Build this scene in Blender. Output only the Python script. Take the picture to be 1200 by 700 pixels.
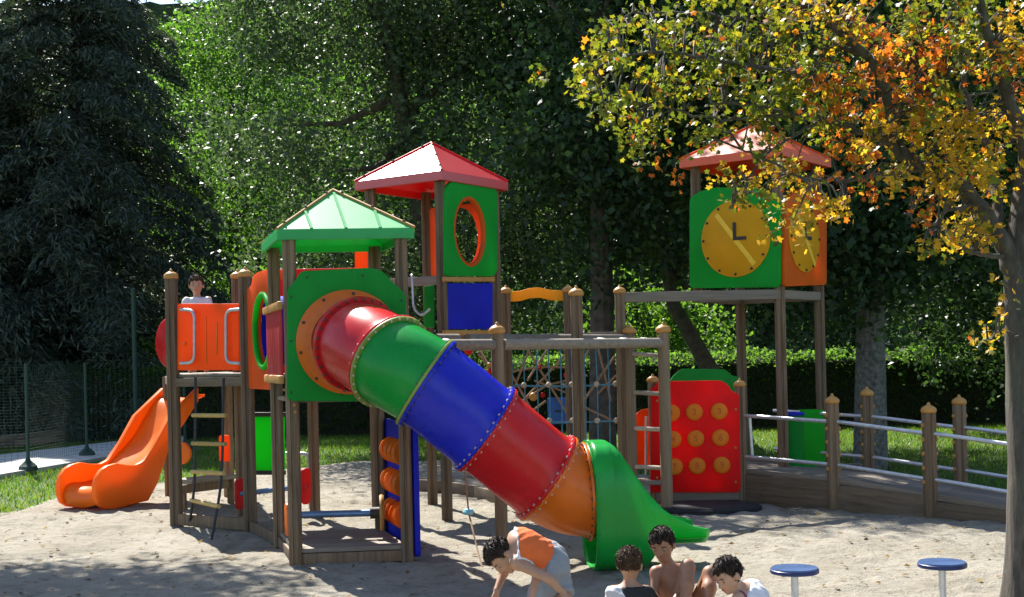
import bpy, bmesh, math, random
import numpy as np
from mathutils import Vector, Matrix, Quaternion
R = math.radians
random.seed(7); rng = np.random.default_rng(11)
for o in list(bpy.data.objects): bpy.data.objects.remove(o)
SC = bpy.context.scene; COL = SC.collection

# ---------------------------------------------------------------- camera, sky, sun, exposure
EYE = 1.65; F = 1500.0; ROLL = R(1.3); HZ = 70.0
cam = bpy.data.objects.new('camera', bpy.data.cameras.new('camera')); COL.objects.link(cam)
cam.data.sensor_width = 36.0; cam.data.lens = 45.0
cam.data.shift_y = HZ*math.cos(ROLL)/1200; cam.data.shift_x = -HZ*math.sin(ROLL)/1200
cam.data.clip_end = 3000; cam.data.clip_start = 0.1
cam.location = (0, 0, EYE)
cam.rotation_mode = 'QUATERNION'
cam.rotation_quaternion = Quaternion((0, 1, 0), ROLL) @ Quaternion((1, 0, 0), R(90))
SC.camera = cam
SUN_EL = R(48); SUN_AZ = math.atan2(-0.45, 0.89)
SDIR = Vector((math.sin(SUN_AZ)*math.cos(SUN_EL), math.cos(SUN_AZ)*math.cos(SUN_EL), math.sin(SUN_EL)))
W_ = bpy.data.worlds.new('World'); SC.world = W_; W_.use_nodes = True
nt = W_.node_tree; bg = nt.nodes['Background']
sky = nt.nodes.new('ShaderNodeTexSky'); sky.sky_type = 'NISHITA'; sky.sun_disc = False
sky.sun_elevation = SUN_EL; sky.sun_rotation = SUN_AZ; sky.altitude = 300; sky.dust_density = 0.7
nt.links.new(sky.outputs[0], bg.inputs[0]); bg.inputs[1].default_value = 0.088
sl = bpy.data.lights.new('sun', 'SUN'); sl.energy = 4.8; sl.angle = R(0.5); sl.color = (1, 0.955, 0.88)
sun = bpy.data.objects.new('sun', sl); COL.objects.link(sun)
sun.rotation_euler = (-SDIR).to_track_quat('-Z', 'Y').to_euler(); sun.location = SDIR*60
SC.view_settings.view_transform = 'Standard'; SC.view_settings.look = 'None'
SC.view_settings.exposure = 1.4; SC.view_settings.gamma = 1.0
SC.render.engine = 'CYCLES'; SC.cycles.use_denoising = True
SC.cycles.max_bounces = 6; SC.cycles.transmission_bounces = 6; SC.cycles.diffuse_bounces = 3
SC.cycles.caustics_reflective = False; SC.cycles.caustics_refractive = False
SC.cycles.sample_clamp_indirect = 6

# ---------------------------------------------------------------- surveying: photo measurements to metres
def lv(px, py):
    dx = px-600; dy = py-350; c, s = math.cos(ROLL), math.sin(ROLL)
    return dx*c-dy*s, dx*s+dy*c-HZ
def at(px, py, Y):
    x, y = lv(px, py); return Vector((x*Y/F, Y, EYE-y*Y/F))
def gr(px, py, Z=0.0):
    x, y = lv(px, py); Y = (EYE-Z)*F/y; return Vector((x*Y/F, Y, Z))
def onplane(px, py, P, d):           # on the vertical plane through P along d -> (t, z)
    x, y = lv(px, py); a = x/F
    t = (a*P[1]-P[0])/(d[0]-a*d[1]); Y = P[1]+t*d[1]
    return t, EYE-y*Y/F

# ---------------------------------------------------------------- scene bookkeeping
WL = {}
def thing(name, label, cat, loc=(0, 0, 0), group=None):
    o = bpy.data.objects.new(name, None); COL.objects.link(o); o.empty_display_size = .1
    o.location = loc; WL[o.name] = Vector(loc); tag(o, label, cat, group); return o
def tag(o, label=None, cat=None, group=None, kind=None):
    if label: o['label'] = label
    if cat: o['category'] = cat
    if group: o['group'] = group
    if kind: o['kind'] = kind
    return o
def place(o, w, parent):
    WL[o.name] = Vector(w)
    if parent is not None:
        o.parent = parent; o.location = WL[o.name]-WL[parent.name]
    else: o.location = w
def link(name, me, w=(0, 0, 0), parent=None, kind=None, label=None):
    o = bpy.data.objects.new(name, me); COL.objects.link(o); place(o, w, parent)
    if kind: o['kind'] = kind
    if label: o['label'] = label
    return o
def copy_tree(o, parent=None, loc=None):
    c = o.copy(); COL.objects.link(c)
    if parent is not None: c.parent = parent
    if loc is not None: c.location = loc
    for ch in o.children: copy_tree(ch, c)
    return c

class MB:
    def __init__(s): s.v = []; s.f = []; s.m = []; s.mi = 0
    def add(s, vs, fs):
        n = len(s.v); s.v += [tuple(v) for v in vs]
        for f in fs: s.f.append(tuple(i+n for i in f)); s.m.append(s.mi)
        return s
    def box(s, c, size, rot=None, taper=1.0):
        c = Vector(c); hx, hy, hz = [k/2 for k in size]
        vs = []
        for z in (-1, 1):
            k = taper if z > 0 else 1
            for x, y in ((-1, -1), (1, -1), (1, 1), (-1, 1)):
                p = Vector((x*hx*k, y*hy*k, z*hz)); vs.append(c+(rot @ p if rot else p))
        return s.add(vs, [(3, 2, 1, 0), (4, 5, 6, 7), (0, 1, 5, 4), (1, 2, 6, 5), (2, 3, 7, 6), (3, 0, 4, 7)])
    def beam(s, p, q, w, h, up=(0, 0, 1)):
        p, q = Vector(p), Vector(q); d = (q-p); L = d.length; x = d.normalized(); u = Vector(up)
        y = u.cross(x); y = y.normalized() if y.length > 1e-5 else Vector((0, 1, 0)).cross(x).normalized()
        z = x.cross(y); return s.box((p+q)/2, (L, w, h), Matrix((x, y, z)).transposed())
    def tube(s, pts, r, n=10, caps=True):
        pts = [Vector(p) for p in pts]; rs = r if isinstance(r, (list, tuple)) else [r]*len(pts)
        vs = []; fs = []; prev = None
        for i, p in enumerate(pts):
            t = (pts[min(i+1, len(pts)-1)]-pts[max(i-1, 0)]).normalized()
            if prev is None:
                a = Vector((0, 0, 1)) if abs(t.z) < .9 else Vector((1, 0, 0)); u = a.cross(t).normalized()
            else: u = (prev-t*prev.dot(t)).normalized()
            prev = u; w = t.cross(u)
            for k in range(n):
                a = 2*math.pi*k/n; vs.append(p+(u*math.cos(a)+w*math.sin(a))*rs[i])
        for i in range(len(pts)-1):
            for k in range(n):
                fs.append((i*n+k, i*n+(k+1) % n, (i+1)*n+(k+1) % n, (i+1)*n+k))
        if caps:
            fs.append(tuple(reversed(range(n)))); fs.append(tuple(range((len(pts)-1)*n, len(pts)*n)))
        return s.add(vs, fs)
    def lathe(s, prof, c, ax=(0, 0, 1), n=16):
        c = Vector(c); q = Vector(ax).normalized().to_track_quat('Z', 'Y'); vs = []; fs = []
        for r, z in prof:
            for k in range(n):
                a = 2*math.pi*k/n; vs.append(c+q @ Vector((r*math.cos(a), r*math.sin(a), z)))
        for i in range(len(prof)-1):
            for k in range(n): fs.append((i*n+k, i*n+(k+1) % n, (i+1)*n+(k+1) % n, (i+1)*n+k))
        if prof[0][0] > 1e-4: fs.append(tuple(reversed(range(n))))
        if prof[-1][0] > 1e-4: fs.append(tuple(range((len(prof)-1)*n, len(prof)*n)))
        return s.add(vs, fs)
    def ball(s, c, r, n=10):
        m = max(4, n//2+1); pr = [(max(r*math.sin(math.pi*i/m), 1e-5), -r*math.cos(math.pi*i/m)) for i in range(m+1)]
        return s.lathe(pr, c, n=n)
    def prism(s, poly, O, U, V, th, hole=None):
        """outline poly (u,v) in the plane O,U,V, thickness th along U x V, optional round hole (u,v,ru,rv)"""
        O, U, V = Vector(O), Vector(U).normalized(), Vector(V).normalized(); N = U.cross(V)
        P = lambda u, v, k: O+U*u+V*v+N*(k*th/2)
        area = sum(poly[i][0]*poly[(i+1) % len(poly)][1]-poly[(i+1) % len(poly)][0]*poly[i][1] for i in range(len(poly)))
        if area < 0: poly = poly[::-1]
        if not hole:
            n = len(poly); vs = [P(u, v, -1) for u, v in poly]+[P(u, v, 1) for u, v in poly]
            fs = [tuple(reversed(range(n))), tuple(range(n, 2*n))]+[(i, (i+1) % n, (i+1) % n+n, i+n) for i in range(n)]
            return s.add(vs, fs)
        cu, cv, ru, rv = hole
        ang = sorted(set([round(math.atan2(v-cv, u-cu), 5) for u, v in poly]+[round(-math.pi+2*math.pi*k/40, 5) for k in range(40)]))
        out = []; inn = []
        for a in ang:
            dx, dy = math.cos(a), math.sin(a); best = None
            for i in range(len(poly)):
                (x1, y1), (x2, y2) = poly[i], poly[(i+1) % len(poly)]
                ex, ey = x2-x1, y2-y1; den = dx*ey-dy*ex
                if abs(den) < 1e-9: continue
                t = ((x1-cu)*ey-(y1-cv)*ex)/den; k = ((x1-cu)*dy-(y1-cv)*dx)/den
                if t > 0 and -1e-6 <= k <= 1+1e-6 and (best is None or t > best): best = t
            out.append((cu+dx*best, cv+dy*best)); inn.append((cu+dx*ru, cv+dy*rv))
        n = len(ang)
        vs = [P(u, v, -1) for u, v in out]+[P(u, v, -1) for u, v in inn]+[P(u, v, 1) for u, v in out]+[P(u, v, 1) for u, v in inn]
        fs = []
        for i in range(n):
            j = (i+1) % n
            fs += [(j, i, n+i, n+j), (2*n+i, 2*n+j, 3*n+j, 3*n+i), (i, j, 2*n+j, 2*n+i), (n+j, n+i, 3*n+i, 3*n+j)]
        return s.add(vs, fs)
    def mesh(s, name, mats, origin=(0, 0, 0), smooth=35, bev=0, seg=2):
        me = bpy.data.meshes.new(name); o = Vector(origin)
        me.from_pydata([Vector(v)-o for v in s.v], [], s.f)
        for m in (mats if isinstance(mats, (list, tuple)) else [mats]): me.materials.append(m)
        me.polygons.foreach_set('material_index', s.m)
        if bev:
            bm = bmesh.new(); bm.from_mesh(me)
            es = [e for e in bm.edges if len(e.link_faces) == 2 and e.calc_face_angle(0) > R(32)]
            bmesh.ops.bevel(bm, geom=es, offset=bev, segments=seg, affect='EDGES', profile=.6, clamp_overlap=True)
            bm.to_mesh(me); bm.free()
        if smooth:
            me.polygons.foreach_set('use_smooth', [True]*len(me.polygons)); me.set_sharp_from_angle(angle=R(smooth))
        me.update(); return me
    def build(s, name, mats, parent=None, origin=None, smooth=35, bev=0, kind=None, label=None, seg=2):
        if origin is None:
            a = np.array([tuple(v) for v in s.v]); lo, hi = a.min(0), a.max(0)
            origin = Vector(((lo[0]+hi[0])/2, (lo[1]+hi[1])/2, lo[2]))
        return link(name, s.mesh(name, mats, origin, smooth, bev, seg), origin, parent, kind, label)

# ---------------------------------------------------------------- materials
def newmat(name):
    m = bpy.data.materials.new(name); m.use_nodes = True; t = m.node_tree
    return m, t, t.nodes['Principled BSDF']
def N(t, kind, **kw):
    n = t.nodes.new(kind)
    for k, v in kw.items():
        if k in n.inputs: n.inputs[k].default_value = v
        else: setattr(n, k, v)
    return n
def ramp(t, fac, stops):
    r = t.nodes.new('ShaderNodeValToRGB'); e = r.color_ramp.elements
    while len(e) > 1: e.remove(e[-1])
    e[0].position = stops[0][0]; e[0].color = (*stops[0][1], 1)
    for p, c in stops[1:]: x = e.new(p); x.color = (*c, 1)
    t.links.new(fac, r.inputs[0]); return r.outputs[0]
def mixc(t, fac, a, b, mode='MIX'):
    m = t.nodes.new('ShaderNodeMix'); m.data_type = 'RGBA'; m.blend_type = mode
    for k, v in ((0, fac), (6, a), (7, b)):
        if hasattr(v, 'links'): t.links.new(v, m.inputs[k])
        else: m.inputs[k].default_value = v if k == 0 else (*v, 1)
    return m.outputs[2]
def bump(t, bs, height, strength=.3, dist=.01, normal=None):
    b = N(t, 'ShaderNodeBump', Strength=strength, Distance=dist); t.links.new(height, b.inputs['Height'])
    if normal: t.links.new(normal, b.inputs['Normal'])
    t.links.new(b.outputs[0], bs.inputs['Normal']); return b.outputs[0]
def coords(t, scale=(1, 1, 1), kind='Object'):
    c = t.nodes.new('ShaderNodeTexCoord'); m = t.nodes.new('ShaderNodeMapping'); m.inputs['Scale'].default_value = scale
    t.links.new(c.outputs[kind], m.inputs[0]); return m.outputs[0]
def noise(t, vec, scale, detail=4, rough=.55, dist=0):
    n = N(t, 'ShaderNodeTexNoise', Scale=scale, Detail=detail, Roughness=rough, Distortion=dist)
    t.links.new(vec, n.inputs['Vector']); return n.outputs['Fac']

def plastic(name, col, rough=.34, fade=.12, rv=(-.08, .2), spec=.45, thru=0.0, coat=0):
    m, t, b = newmat(name); v = coords(t)
    n1 = noise(t, v, 2.3, 5); n2 = noise(t, v, 38, 3)
    lo = tuple(c*(1-fade) for c in col); hi = tuple(min(1, c*(1+fade)+.012) for c in col)
    c1 = ramp(t, n1, [(.3, lo), (.7, hi)])
    dirt = ramp(t, noise(t, v, 6.5, 6, .7), [(.55, (0, 0, 0)), (.8, (1, 1, 1))])
    c2 = mixc(t, dirt, c1, tuple(c*.66+.022 for c in col))
    scr = noise(t, coords(t, (70, 70, 5)), 1.0, 3, .6); mk = noise(t, v, 3.1, 2)
    sm = N(t, 'ShaderNodeMath', operation='MULTIPLY'); t.links.new(ramp(t, scr, [(.60, (0, 0, 0)), (.66, (.5, .5, .5))]), sm.inputs[0]); t.links.new(ramp(t, mk, [(.45, (0, 0, 0)), (.6, (1, 1, 1))]), sm.inputs[1])
    t.links.new(mixc(t, sm.outputs[0], c2, tuple(min(1, c*1.15+.05) for c in col)), b.inputs['Base Color'])
    r = N(t, 'ShaderNodeMapRange'); r.inputs[3].default_value = rough+rv[0]; r.inputs[4].default_value = rough+rv[1]
    t.links.new(noise(t, v, 9, 5), r.inputs[0]); t.links.new(r.outputs[0], b.inputs['Roughness'])
    b.inputs['Specular IOR Level'].default_value = spec
    bump(t, b, n2, .05, .004)
    if coat: b.inputs['Coat Weight'].default_value = 1.0; b.inputs['Coat Roughness'].default_value = coat
    if thru:                                   # thin polyethylene sheet lets some daylight through
        tr = t.nodes.new('ShaderNodeBsdfTranslucent'); tr.inputs[0].default_value = (*[min(1, c*1.15+.002) for c in col], 1)
        mx = t.nodes.new('ShaderNodeMixShader'); mx.inputs[0].default_value = thru
        t.links.new(b.outputs[0], mx.inputs[1]); t.links.new(tr.outputs[0], mx.inputs[2]); t.links.new(mx.outputs[0], t.nodes['Material Output'].inputs[0])
    return m
def wood(name, dark, light, axis=2, worn=.5):
    m, t, b = newmat(name)
    sc = [22, 22, 22]; sc[axis] = 1.3
    oi = t.nodes.new('ShaderNodeObjectInfo')
    c = t.nodes.new('ShaderNodeTexCoord'); ad = t.nodes.new('ShaderNodeVectorMath'); ad.operation = 'ADD'
    t.links.new(c.outputs['Object'], ad.inputs[0])
    ml = t.nodes.new('ShaderNodeMath'); ml.operation = 'MULTIPLY'; ml.inputs[1].default_value = 37.0
    t.links.new(oi.outputs['Random'], ml.inputs[0]); t.links.new(ml.outputs[0], ad.inputs[1])
    mp = t.nodes.new('ShaderNodeMapping'); mp.inputs['Scale'].default_value = sc; t.links.new(ad.outputs[0], mp.inputs[0])
    g = noise(t, mp.outputs[0], 1.6, 6, .65, .4)
    c1 = ramp(t, g, [(.28, dark), (.5, tuple((a+b_)/2 for a, b_ in zip(dark, light))), (.72, light)])
    blot = noise(t, ad.outputs[0], 3.2, 4)
    grey = (.20*1.0, .17, .135)
    c2 = mixc(t, ramp(t, blot, [(.4, (0, 0, 0)), (.75, (worn, worn, worn))]), c1, grey)
    hs = t.nodes.new('ShaderNodeHueSaturation'); t.links.new(c2, hs.inputs['Color'])
    mr = N(t, 'ShaderNodeMapRange'); mr.inputs[3].default_value = .75; mr.inputs[4].default_value = 1.25
    t.links.new(oi.outputs['Random'], mr.inputs[0]); t.links.new(mr.outputs[0], hs.inputs['Value'])
    t.links.new(hs.outputs[0], b.inputs['Base Color']); b.inputs['Roughness'].default_value = .72
    bump(t, b, g, .35, .006); return m
def metal(name, col, rough=.35, met=1.0):
    m, t, b = newmat(name); v = coords(t)
    t.links.new(ramp(t, noise(t, v, 14, 5), [(.3, tuple(c*.75 for c in col)), (.7, col)]), b.inputs['Base Color'])
    b.inputs['Metallic'].default_value = met; b.inputs['Roughness'].default_value = rough; return m
def simple(name, col, rough=.6, var=.15, scale=12, bstr=.1, bd=.004):
    m, t, b = newmat(name); v = coords(t); n = noise(t, v, scale, 5)
    t.links.new(ramp(t, n, [(.3, tuple(c*(1-var) for c in col)), (.7, tuple(min(1, c*(1+var)) for c in col))]), b.inputs['Base Color'])
    b.inputs['Roughness'].default_value = rough; bump(t, b, n, bstr, bd); return m
def leafmat(name, cols, trans=.45, spec=.5, tcol=1.35, rough=.38):
    """cols: list of leaf colours, one picked per leaf"""
    m, t, b = newmat(name); g = t.nodes.new('ShaderNodeNewGeometry')
    st = [((i+.5)/len(cols), c) for i, c in enumerate(cols)]
    col = ramp(t, g.outputs['Random Per Island'], st)
    t.links.new(col, b.inputs['Base Color']); b.inputs['Roughness'].default_value = rough
    b.inputs['Specular IOR Level'].default_value = spec
    tr = t.nodes.new('ShaderNodeBsdfTranslucent'); ml = mixc(t, 1.0, col, (tcol, tcol*1.08, tcol*.55), 'MULTIPLY')
    t.links.new(ml, tr.inputs[0])
    mx = t.nodes.new('ShaderNodeMixShader'); mx.inputs[0].default_value = trans
    out = t.nodes['Material Output']; t.links.new(b.outputs[0], mx.inputs[1]); t.links.new(tr.outputs[0], mx.inputs[2])
    t.links.new(mx.outputs[0], out.inputs[0]); return m

M = {}
M['green'] = plastic('green plastic', (.003, .31, .03), .5, .12, spec=.2, thru=.2)
M['lgreen'] = plastic('light green plastic', (.02, .42, .11), .28)
M['slidegreen'] = plastic('slide green plastic', (.005, .40, .05), .27, .1, (-.04, .06), thru=.35)
M['brightgreen'] = plastic('bright green plastic', (.008, .55, .02), .45, spec=.25, thru=.45)
M['red'] = plastic('red plastic', (.62, .008, .010), .45, spec=.25, thru=.3)
M['slidered'] = plastic('slide red plastic', (.72, .014, .020), .26, .1, (-.04, .06), thru=.3)
M['roofred'] = plastic('glossy red roof', (.66, .016, .018), .33, .06, (-.02, .03), spec=1.0, thru=.25, coat=.34)
M['roofgreen'] = plastic('glossy green roof', (.03, .50, .13), .42, .06, (-.03, .05), spec=.7, thru=.35)
M['rooforange'] = plastic('glossy orange roof', (.85, .13, .03), .42, .06, (-.03, .05), spec=.4, thru=.25, coat=.46)
M['clockgreen'] = plastic('clock green plastic', (.003, .42, .035), .5, .12, spec=.2, thru=.35)
M['openslide'] = plastic('open slide orange plastic', (.96, .23, .008), .34, .1, (-.05, .1), spec=.4, thru=.38)
M['redpanel'] = plastic('bright red panel', (.92, .006, .006), .5, spec=.15, thru=.3)
M['pink'] = plastic('glare tinted red plastic', (.66, .09, .10), .3, thru=.5)  # pink tone puts the sun glare into the red slats' colour
M['orange'] = plastic('orange plastic', (.93, .14, .005), .42, spec=.25, thru=.42)
M['slideorange'] = plastic('slide orange plastic', (.86, .20, .010), .28, .1, (-.04, .08), thru=.3)
M['orange2'] = plastic('clock orange plastic', (.88, .17, .006), .45, spec=.2, thru=.4)
M['button'] = plastic('button orange plastic', (.97, .29, .02), .45, spec=.2, thru=.3)
M['blue'] = plastic('blue plastic', (.010, .02, .52), .5, spec=.2, thru=.2)
M['slideblue'] = plastic('slide blue plastic', (.013, .026, .66), .27, .1, (-.04, .06), thru=.3)
M['seatblue'] = plastic('seat blue with sky sheen', (.06, .11, .24), .24, .25, (-.05, .12))  # greyed blue stands in for the sky reflected on the seat top
M['navy'] = plastic('navy seat edge', (.008, .02, .12), .35)  # darker edge tone set against the reflecting seat top
M['ropeblue'] = plastic('blue net panel', (.02, .12, .42), .5)
M['yellow'] = plastic('yellow plastic', (.85, .40, .01), .45, spec=.25, thru=.3)
M['dial'] = plastic('dial yellow plastic', (.92, .46, .008), .5, spec=.2, thru=.35)
M['hand'] = plastic('pale yellow hand plastic', (.95, .55, .02), .4)
M['black'] = plastic('black plastic', (.02, .018, .016), .5)
M['cap'] = plastic('ochre cap plastic', (.50, .24, .05), .42)
M['olive'] = plastic('olive flange plastic', (.22, .30, .05), .4)
M['digit'] = simple('digit print', (.55, .12, .014), .6)
M['bolt'] = metal('bolt steel', (.12, .10, .09), .5, .6)
M['bolthead'] = simple('pale bolt heads', (.55, .42, .33), .45)
M['steel'] = metal('galvanised steel', (.72, .73, .74), .42, .75)
M['pipe'] = metal('grey handle tube', (.55, .56, .58), .4, .5)
M['bluepipe'] = metal('blue steel pipe', (.16, .27, .45), .35, .4)
M['post'] = wood('dark impregnated post', (.085, .052, .027), (.27, .175, .095), 2, .28)
M['post2'] = wood('light round post', (.17, .11, .06), (.34, .245, .145), 2, .3)
M['plank'] = wood('weathered plank', (.13, .10, .075), (.30, .245, .185), 0, .7)
M['rung'] = wood('pale rung', (.36, .29, .2), (.62, .53, .40), 0, .2)
M['yrung'] = wood('yellow rung', (.36, .24, .07), (.55, .38, .12), 0, .1)
M['rope_b'] = simple('blue rope', (.07, .22, .32), .8, .3, 60)
M['rope_t'] = simple('tan rope', (.30, .20, .11), .9, .3, 60)
M['rope_d'] = simple('dark rope', (.045, .045, .05), .9, .3, 60)
M['rubber'] = simple('black rubber', (.016, .016, .018), .85, .3, 20)
M['fence'] = simple('dark green fence steel', (.012, .045, .03), .6)
M['concrete'] = simple('pale concrete', (.46, .45, .43), .85, .14, 5, .3, .01)
M['timber'] = wood('old sleeper', (.10, .07, .045), (.23, .17, .11), 0, .6)
M['skirt'] = wood('shade toned skirting board', (.06, .04, .024), (.19, .13, .075), 0, .25)  # brown darkened to carry the shade on the ramp side

# ---------------------------------------------------------------- noise
_T = rng.random((257, 257))
def vn(x, y):
    xi = np.floor(x).astype(int); yi = np.floor(y).astype(int); fx = x-xi; fy = y-yi
    fx = fx*fx*(3-2*fx); fy = fy*fy*(3-2*fy); a, b = xi % 256, yi % 256
    return (_T[a, b]*(1-fx)+_T[a+1, b]*fx)*(1-fy)+(_T[a, b+1]*(1-fx)+_T[a+1, b+1]*fx)*fy
def fbm(x, y, o=4):
    s = 0; k = 1; n = 0
    for i in range(o): s = s+k*vn(x*2**i+17*i, y*2**i+5*i); n += k; k *= .5
    return s/n-.5
def grid_mesh(name, xs, ys, Z, mat):
    nx, ny = len(xs), len(ys); X, Y = np.meshgrid(xs, ys, indexing='ij')
    v = np.stack([X, Y, Z], -1).reshape(-1, 3).astype(np.float32)
    i, j = np.meshgrid(np.arange(nx-1), np.arange(ny-1), indexing='ij'); a = (i*ny+j).ravel()
    q = np.stack([a, a+ny, a+ny+1, a+1], -1).astype(np.int32)
    return np_mesh(name, v, q, mat, True)
def np_mesh(name, v, q, mat, smooth=False):
    me = bpy.data.meshes.new(name); n, k = q.shape
    me.vertices.add(len(v)); me.vertices.foreach_set('co', np.ascontiguousarray(v, np.float32).ravel())
    me.loops.add(n*k); me.loops.foreach_set('vertex_index', q.astype(np.int32).ravel())
    me.polygons.add(n); me.polygons.foreach_set('loop_start', np.arange(0, n*k, k, dtype=np.int32))
    if smooth: me.polygons.foreach_set('use_smooth', np.ones(n, bool))
    me.update(calc_edges=True); me.materials.append(mat); return me

# ---------------------------------------------------------------- ground: lawn sheet, sand bed, path
SAND = [(-5.7, 4), (-5.7, 9), (-6.1, 12.5), (-6.15, 15.2), (-6.0, 17.4), (-4.6, 19.6), (-2.6, 21.6), (-.5, 21.2), (1.2, 19.4),
        (2.6, 16.6), (4.6, 15.5), (8, 14.6), (13, 13.6), (13, 4)]
def sd_poly(x, y, P):
    d = np.full(x.shape, 1e9); ins = np.zeros(x.shape, bool)
    for i in range(len(P)):
        ax, ay = P[i]; bx, by = P[(i+1) % len(P)]; ex, ey = bx-ax, by-ay
        t = np.clip(((x-ax)*ex+(y-ay)*ey)/(ex*ex+ey*ey), 0, 1)
        d = np.minimum(d, np.hypot(x-ax-t*ex, y-ay-t*ey))
        c = ((ay > y) != (by > y)); xx = ax+(y-ay)*ex/(ey if abs(ey) > 1e-9 else 1e-9); ins ^= c & (x < xx)
    return np.where(ins, d, -d)
def mat_sand():
    m, t, b = newmat('sand'); v = coords(t)
    n1 = noise(t, v, 1.1, 6, .6); n2 = noise(t, v, 9, 6, .7); n3 = noise(t, v, 60, 4, .7)
    c = ramp(t, n1, [(.3, (.255, .23, .178)), (.52, (.34, .31, .25)), (.75, (.39, .36, .30))])
    c = mixc(t, ramp(t, n2, [(.50, (0, 0, 0)), (.68, (.75, .75, .75))]), c, (.19, .155, .112))
    c = mixc(t, ramp(t, n3, [(.62, (0, 0, 0)), (.72, (.8, .8, .8))]), c, (.115, .085, .058))
    t.links.new(c, b.inputs['Base Color']); b.inputs['Roughness'].default_value = .95
    b.inputs['Specular IOR Level'].default_value = .15
    a = N(t, 'ShaderNodeMath', operation='MULTIPLY_ADD'); a.inputs[1].default_value = .35
    t.links.new(n3, a.inputs[0]); t.links.new(n2, a.inputs[2])
    bump(t, b, a.outputs[0], .9, .06); return m
def mat_lawn():
    m, t, b = newmat('lawn soil'); v = coords(t)
    c = ramp(t, noise(t, v, .8, 6, .65), [(.3, (.035, .06, .018)), (.5, (.05, .10, .02)), (.75, (.11, .12, .05))])
    t.links.new(c, b.inputs['Base Color']); b.inputs['Roughness'].default_value = .95
    bump(t, b, noise(t, v, 30, 4), .8, .03); return m
xs = np.arange(-7.2, 13.2, .062); ys = np.arange(5.0, 23.0, .062)
GX, GY = np.meshgrid(xs, ys, indexing='ij')
H = .05*fbm(GX*.8, GY*.8, 3)+.05*fbm(GX*3.1, GY*3.1, 4)
for k in range(5200):                                    # foot prints and scrapes
    cx = rng.uniform(-6, 7); cy = 5.2+15*rng.random()**1.3; r = rng.uniform(.05, .13); dp = rng.uniform(.006, .026)*(1 if rng.random() < .8 else -1)
    i0, i1 = np.searchsorted(xs, [cx-2.4*r, cx+2.4*r]); j0, j1 = np.searchsorted(ys, [cy-2.4*r, cy+2.4*r])
    if i1-i0 < 2 or j1-j0 < 2: continue
    a = rng.uniform(0, 3.14); e = rng.uniform(.5, 1); dx = xs[i0:i1, None]-cx; dy = ys[None, j0:j1]-cy
    u = (dx*math.cos(a)+dy*math.sin(a))/r; w = (-dx*math.sin(a)+dy*math.cos(a))/(r*e); q = u*u+w*w
    H[i0:i1, j0:j1] -= dp*(1-.55*q)*np.exp(-q*.9)
D = sd_poly(GX, GY, SAND)+.5*fbm(GX*1.3, GY*1.3, 4)
H = np.clip(H, -.065, .065)+np.clip(D*.16-.07, -.12, 0)
tag(link('sand', grid_mesh('sand', xs, ys, H, mat_sand())), kind='structure')
lx = np.concatenate([[-600, -250, -100, -50], np.arange(-30, 31, 2.0), [50, 100, 250, 600]]); ly = np.concatenate([[-60, -20, 0], np.arange(4, 60, 2.0), [80, 140, 300, 700, 1500]])
LX, LY = np.meshgrid(lx, ly, indexing='ij')
tag(link('ground', grid_mesh('ground', lx, ly, np.full(LX.shape, -.085), mat_lawn())), kind='structure')
def sand_inside(x, y): return sd_poly(np.asarray(x, float), np.asarray(y, float), SAND)

# path along the fence on the left
pA, pB, pC, pD = gr(-60, 566), gr(215, 520), gr(215, 508), gr(-60, 540)
pA = pA+(pA-pB)*.8; pD = pD+(pD-pC)*.8
mb = MB(); z0 = -.09
mb.add([(p.x, p.y, z) for z in (z0, 0.0) for p in (pA, pB, pC, pD)], [(3, 2, 1, 0), (4, 5, 6, 7), (0, 1, 5, 4), (1, 2, 6, 5), (2, 3, 7, 6), (3, 0, 4, 7)])
tag(mb.build('path', M['concrete']), kind='structure')

# ---------------------------------------------------------------- foliage helpers
def leaf_cloud(name, C, size, asp, mat, up=.45, parent=None, kind=None, origin=(0, 0, 0), droop=0.0, jit=.3, direc=None):
    """C (n,3) leaf positions; each leaf a folded kite of its own"""
    n = len(C); nr = rng.normal(size=(n, 3)); nr[:, 2] += up; nr /= np.linalg.norm(nr, axis=1)[:, None]
    d = rng.normal(size=(n, 3)) if direc is None else direc+rng.normal(size=(n, 3))*.35
    d[:, 2] -= droop
    d -= nr*(d*nr).sum(1)[:, None]; d /= np.linalg.norm(d, axis=1)[:, None]+1e-9; s = np.cross(nr, d)
    L = size*(1+jit*rng.uniform(-1, 1, n))[:, None]; Wd = L*asp
    o = np.array(origin)
    v = np.stack([C-d*L*.5, C+s*Wd*.5-d*L*.05+nr*L*.10, C+d*L*.5, C-s*Wd*.5-d*L*.05+nr*L*.10], 1).reshape(-1, 3)-o
    q = np.arange(4*n).reshape(n, 4)
    return link(name, np_mesh(name, v, q, mat), origin, parent, kind)
def clump_points(ells, nclump, per, rad, shell=.5):
    vol = np.array([e[3]*e[4]*e[5] for e in ells])**.75; w = vol/vol.sum(); out = []; cc = []
    for k in range(nclump):
        e = ells[rng.choice(len(ells), p=w)]
        d = rng.normal(size=3); d /= np.linalg.norm(d); r = shell+(1-shell)*rng.random()**.6
        c = np.array(e[:3])+d*r*np.array(e[3:6]); cc.append(c)
        m = int(per*rng.uniform(.5, 1.4)); p = rng.normal(size=(m, 3))*rad*rng.uniform(.7, 1.25)*np.array([1, 1, .62])
        out.append(c+p)
    return np.concatenate(out), np.array(cc)
BARK = simple('bark', (.085, .066, .05), .95, .45, 9, .8, .03)
BARKD = simple('dark conifer bark', (.022, .018, .015), .95, .4, 9, .8, .03)
BARKG = simple('grey bark', (.20, .185, .165), .9, .35, 7, .6, .02)
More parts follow.
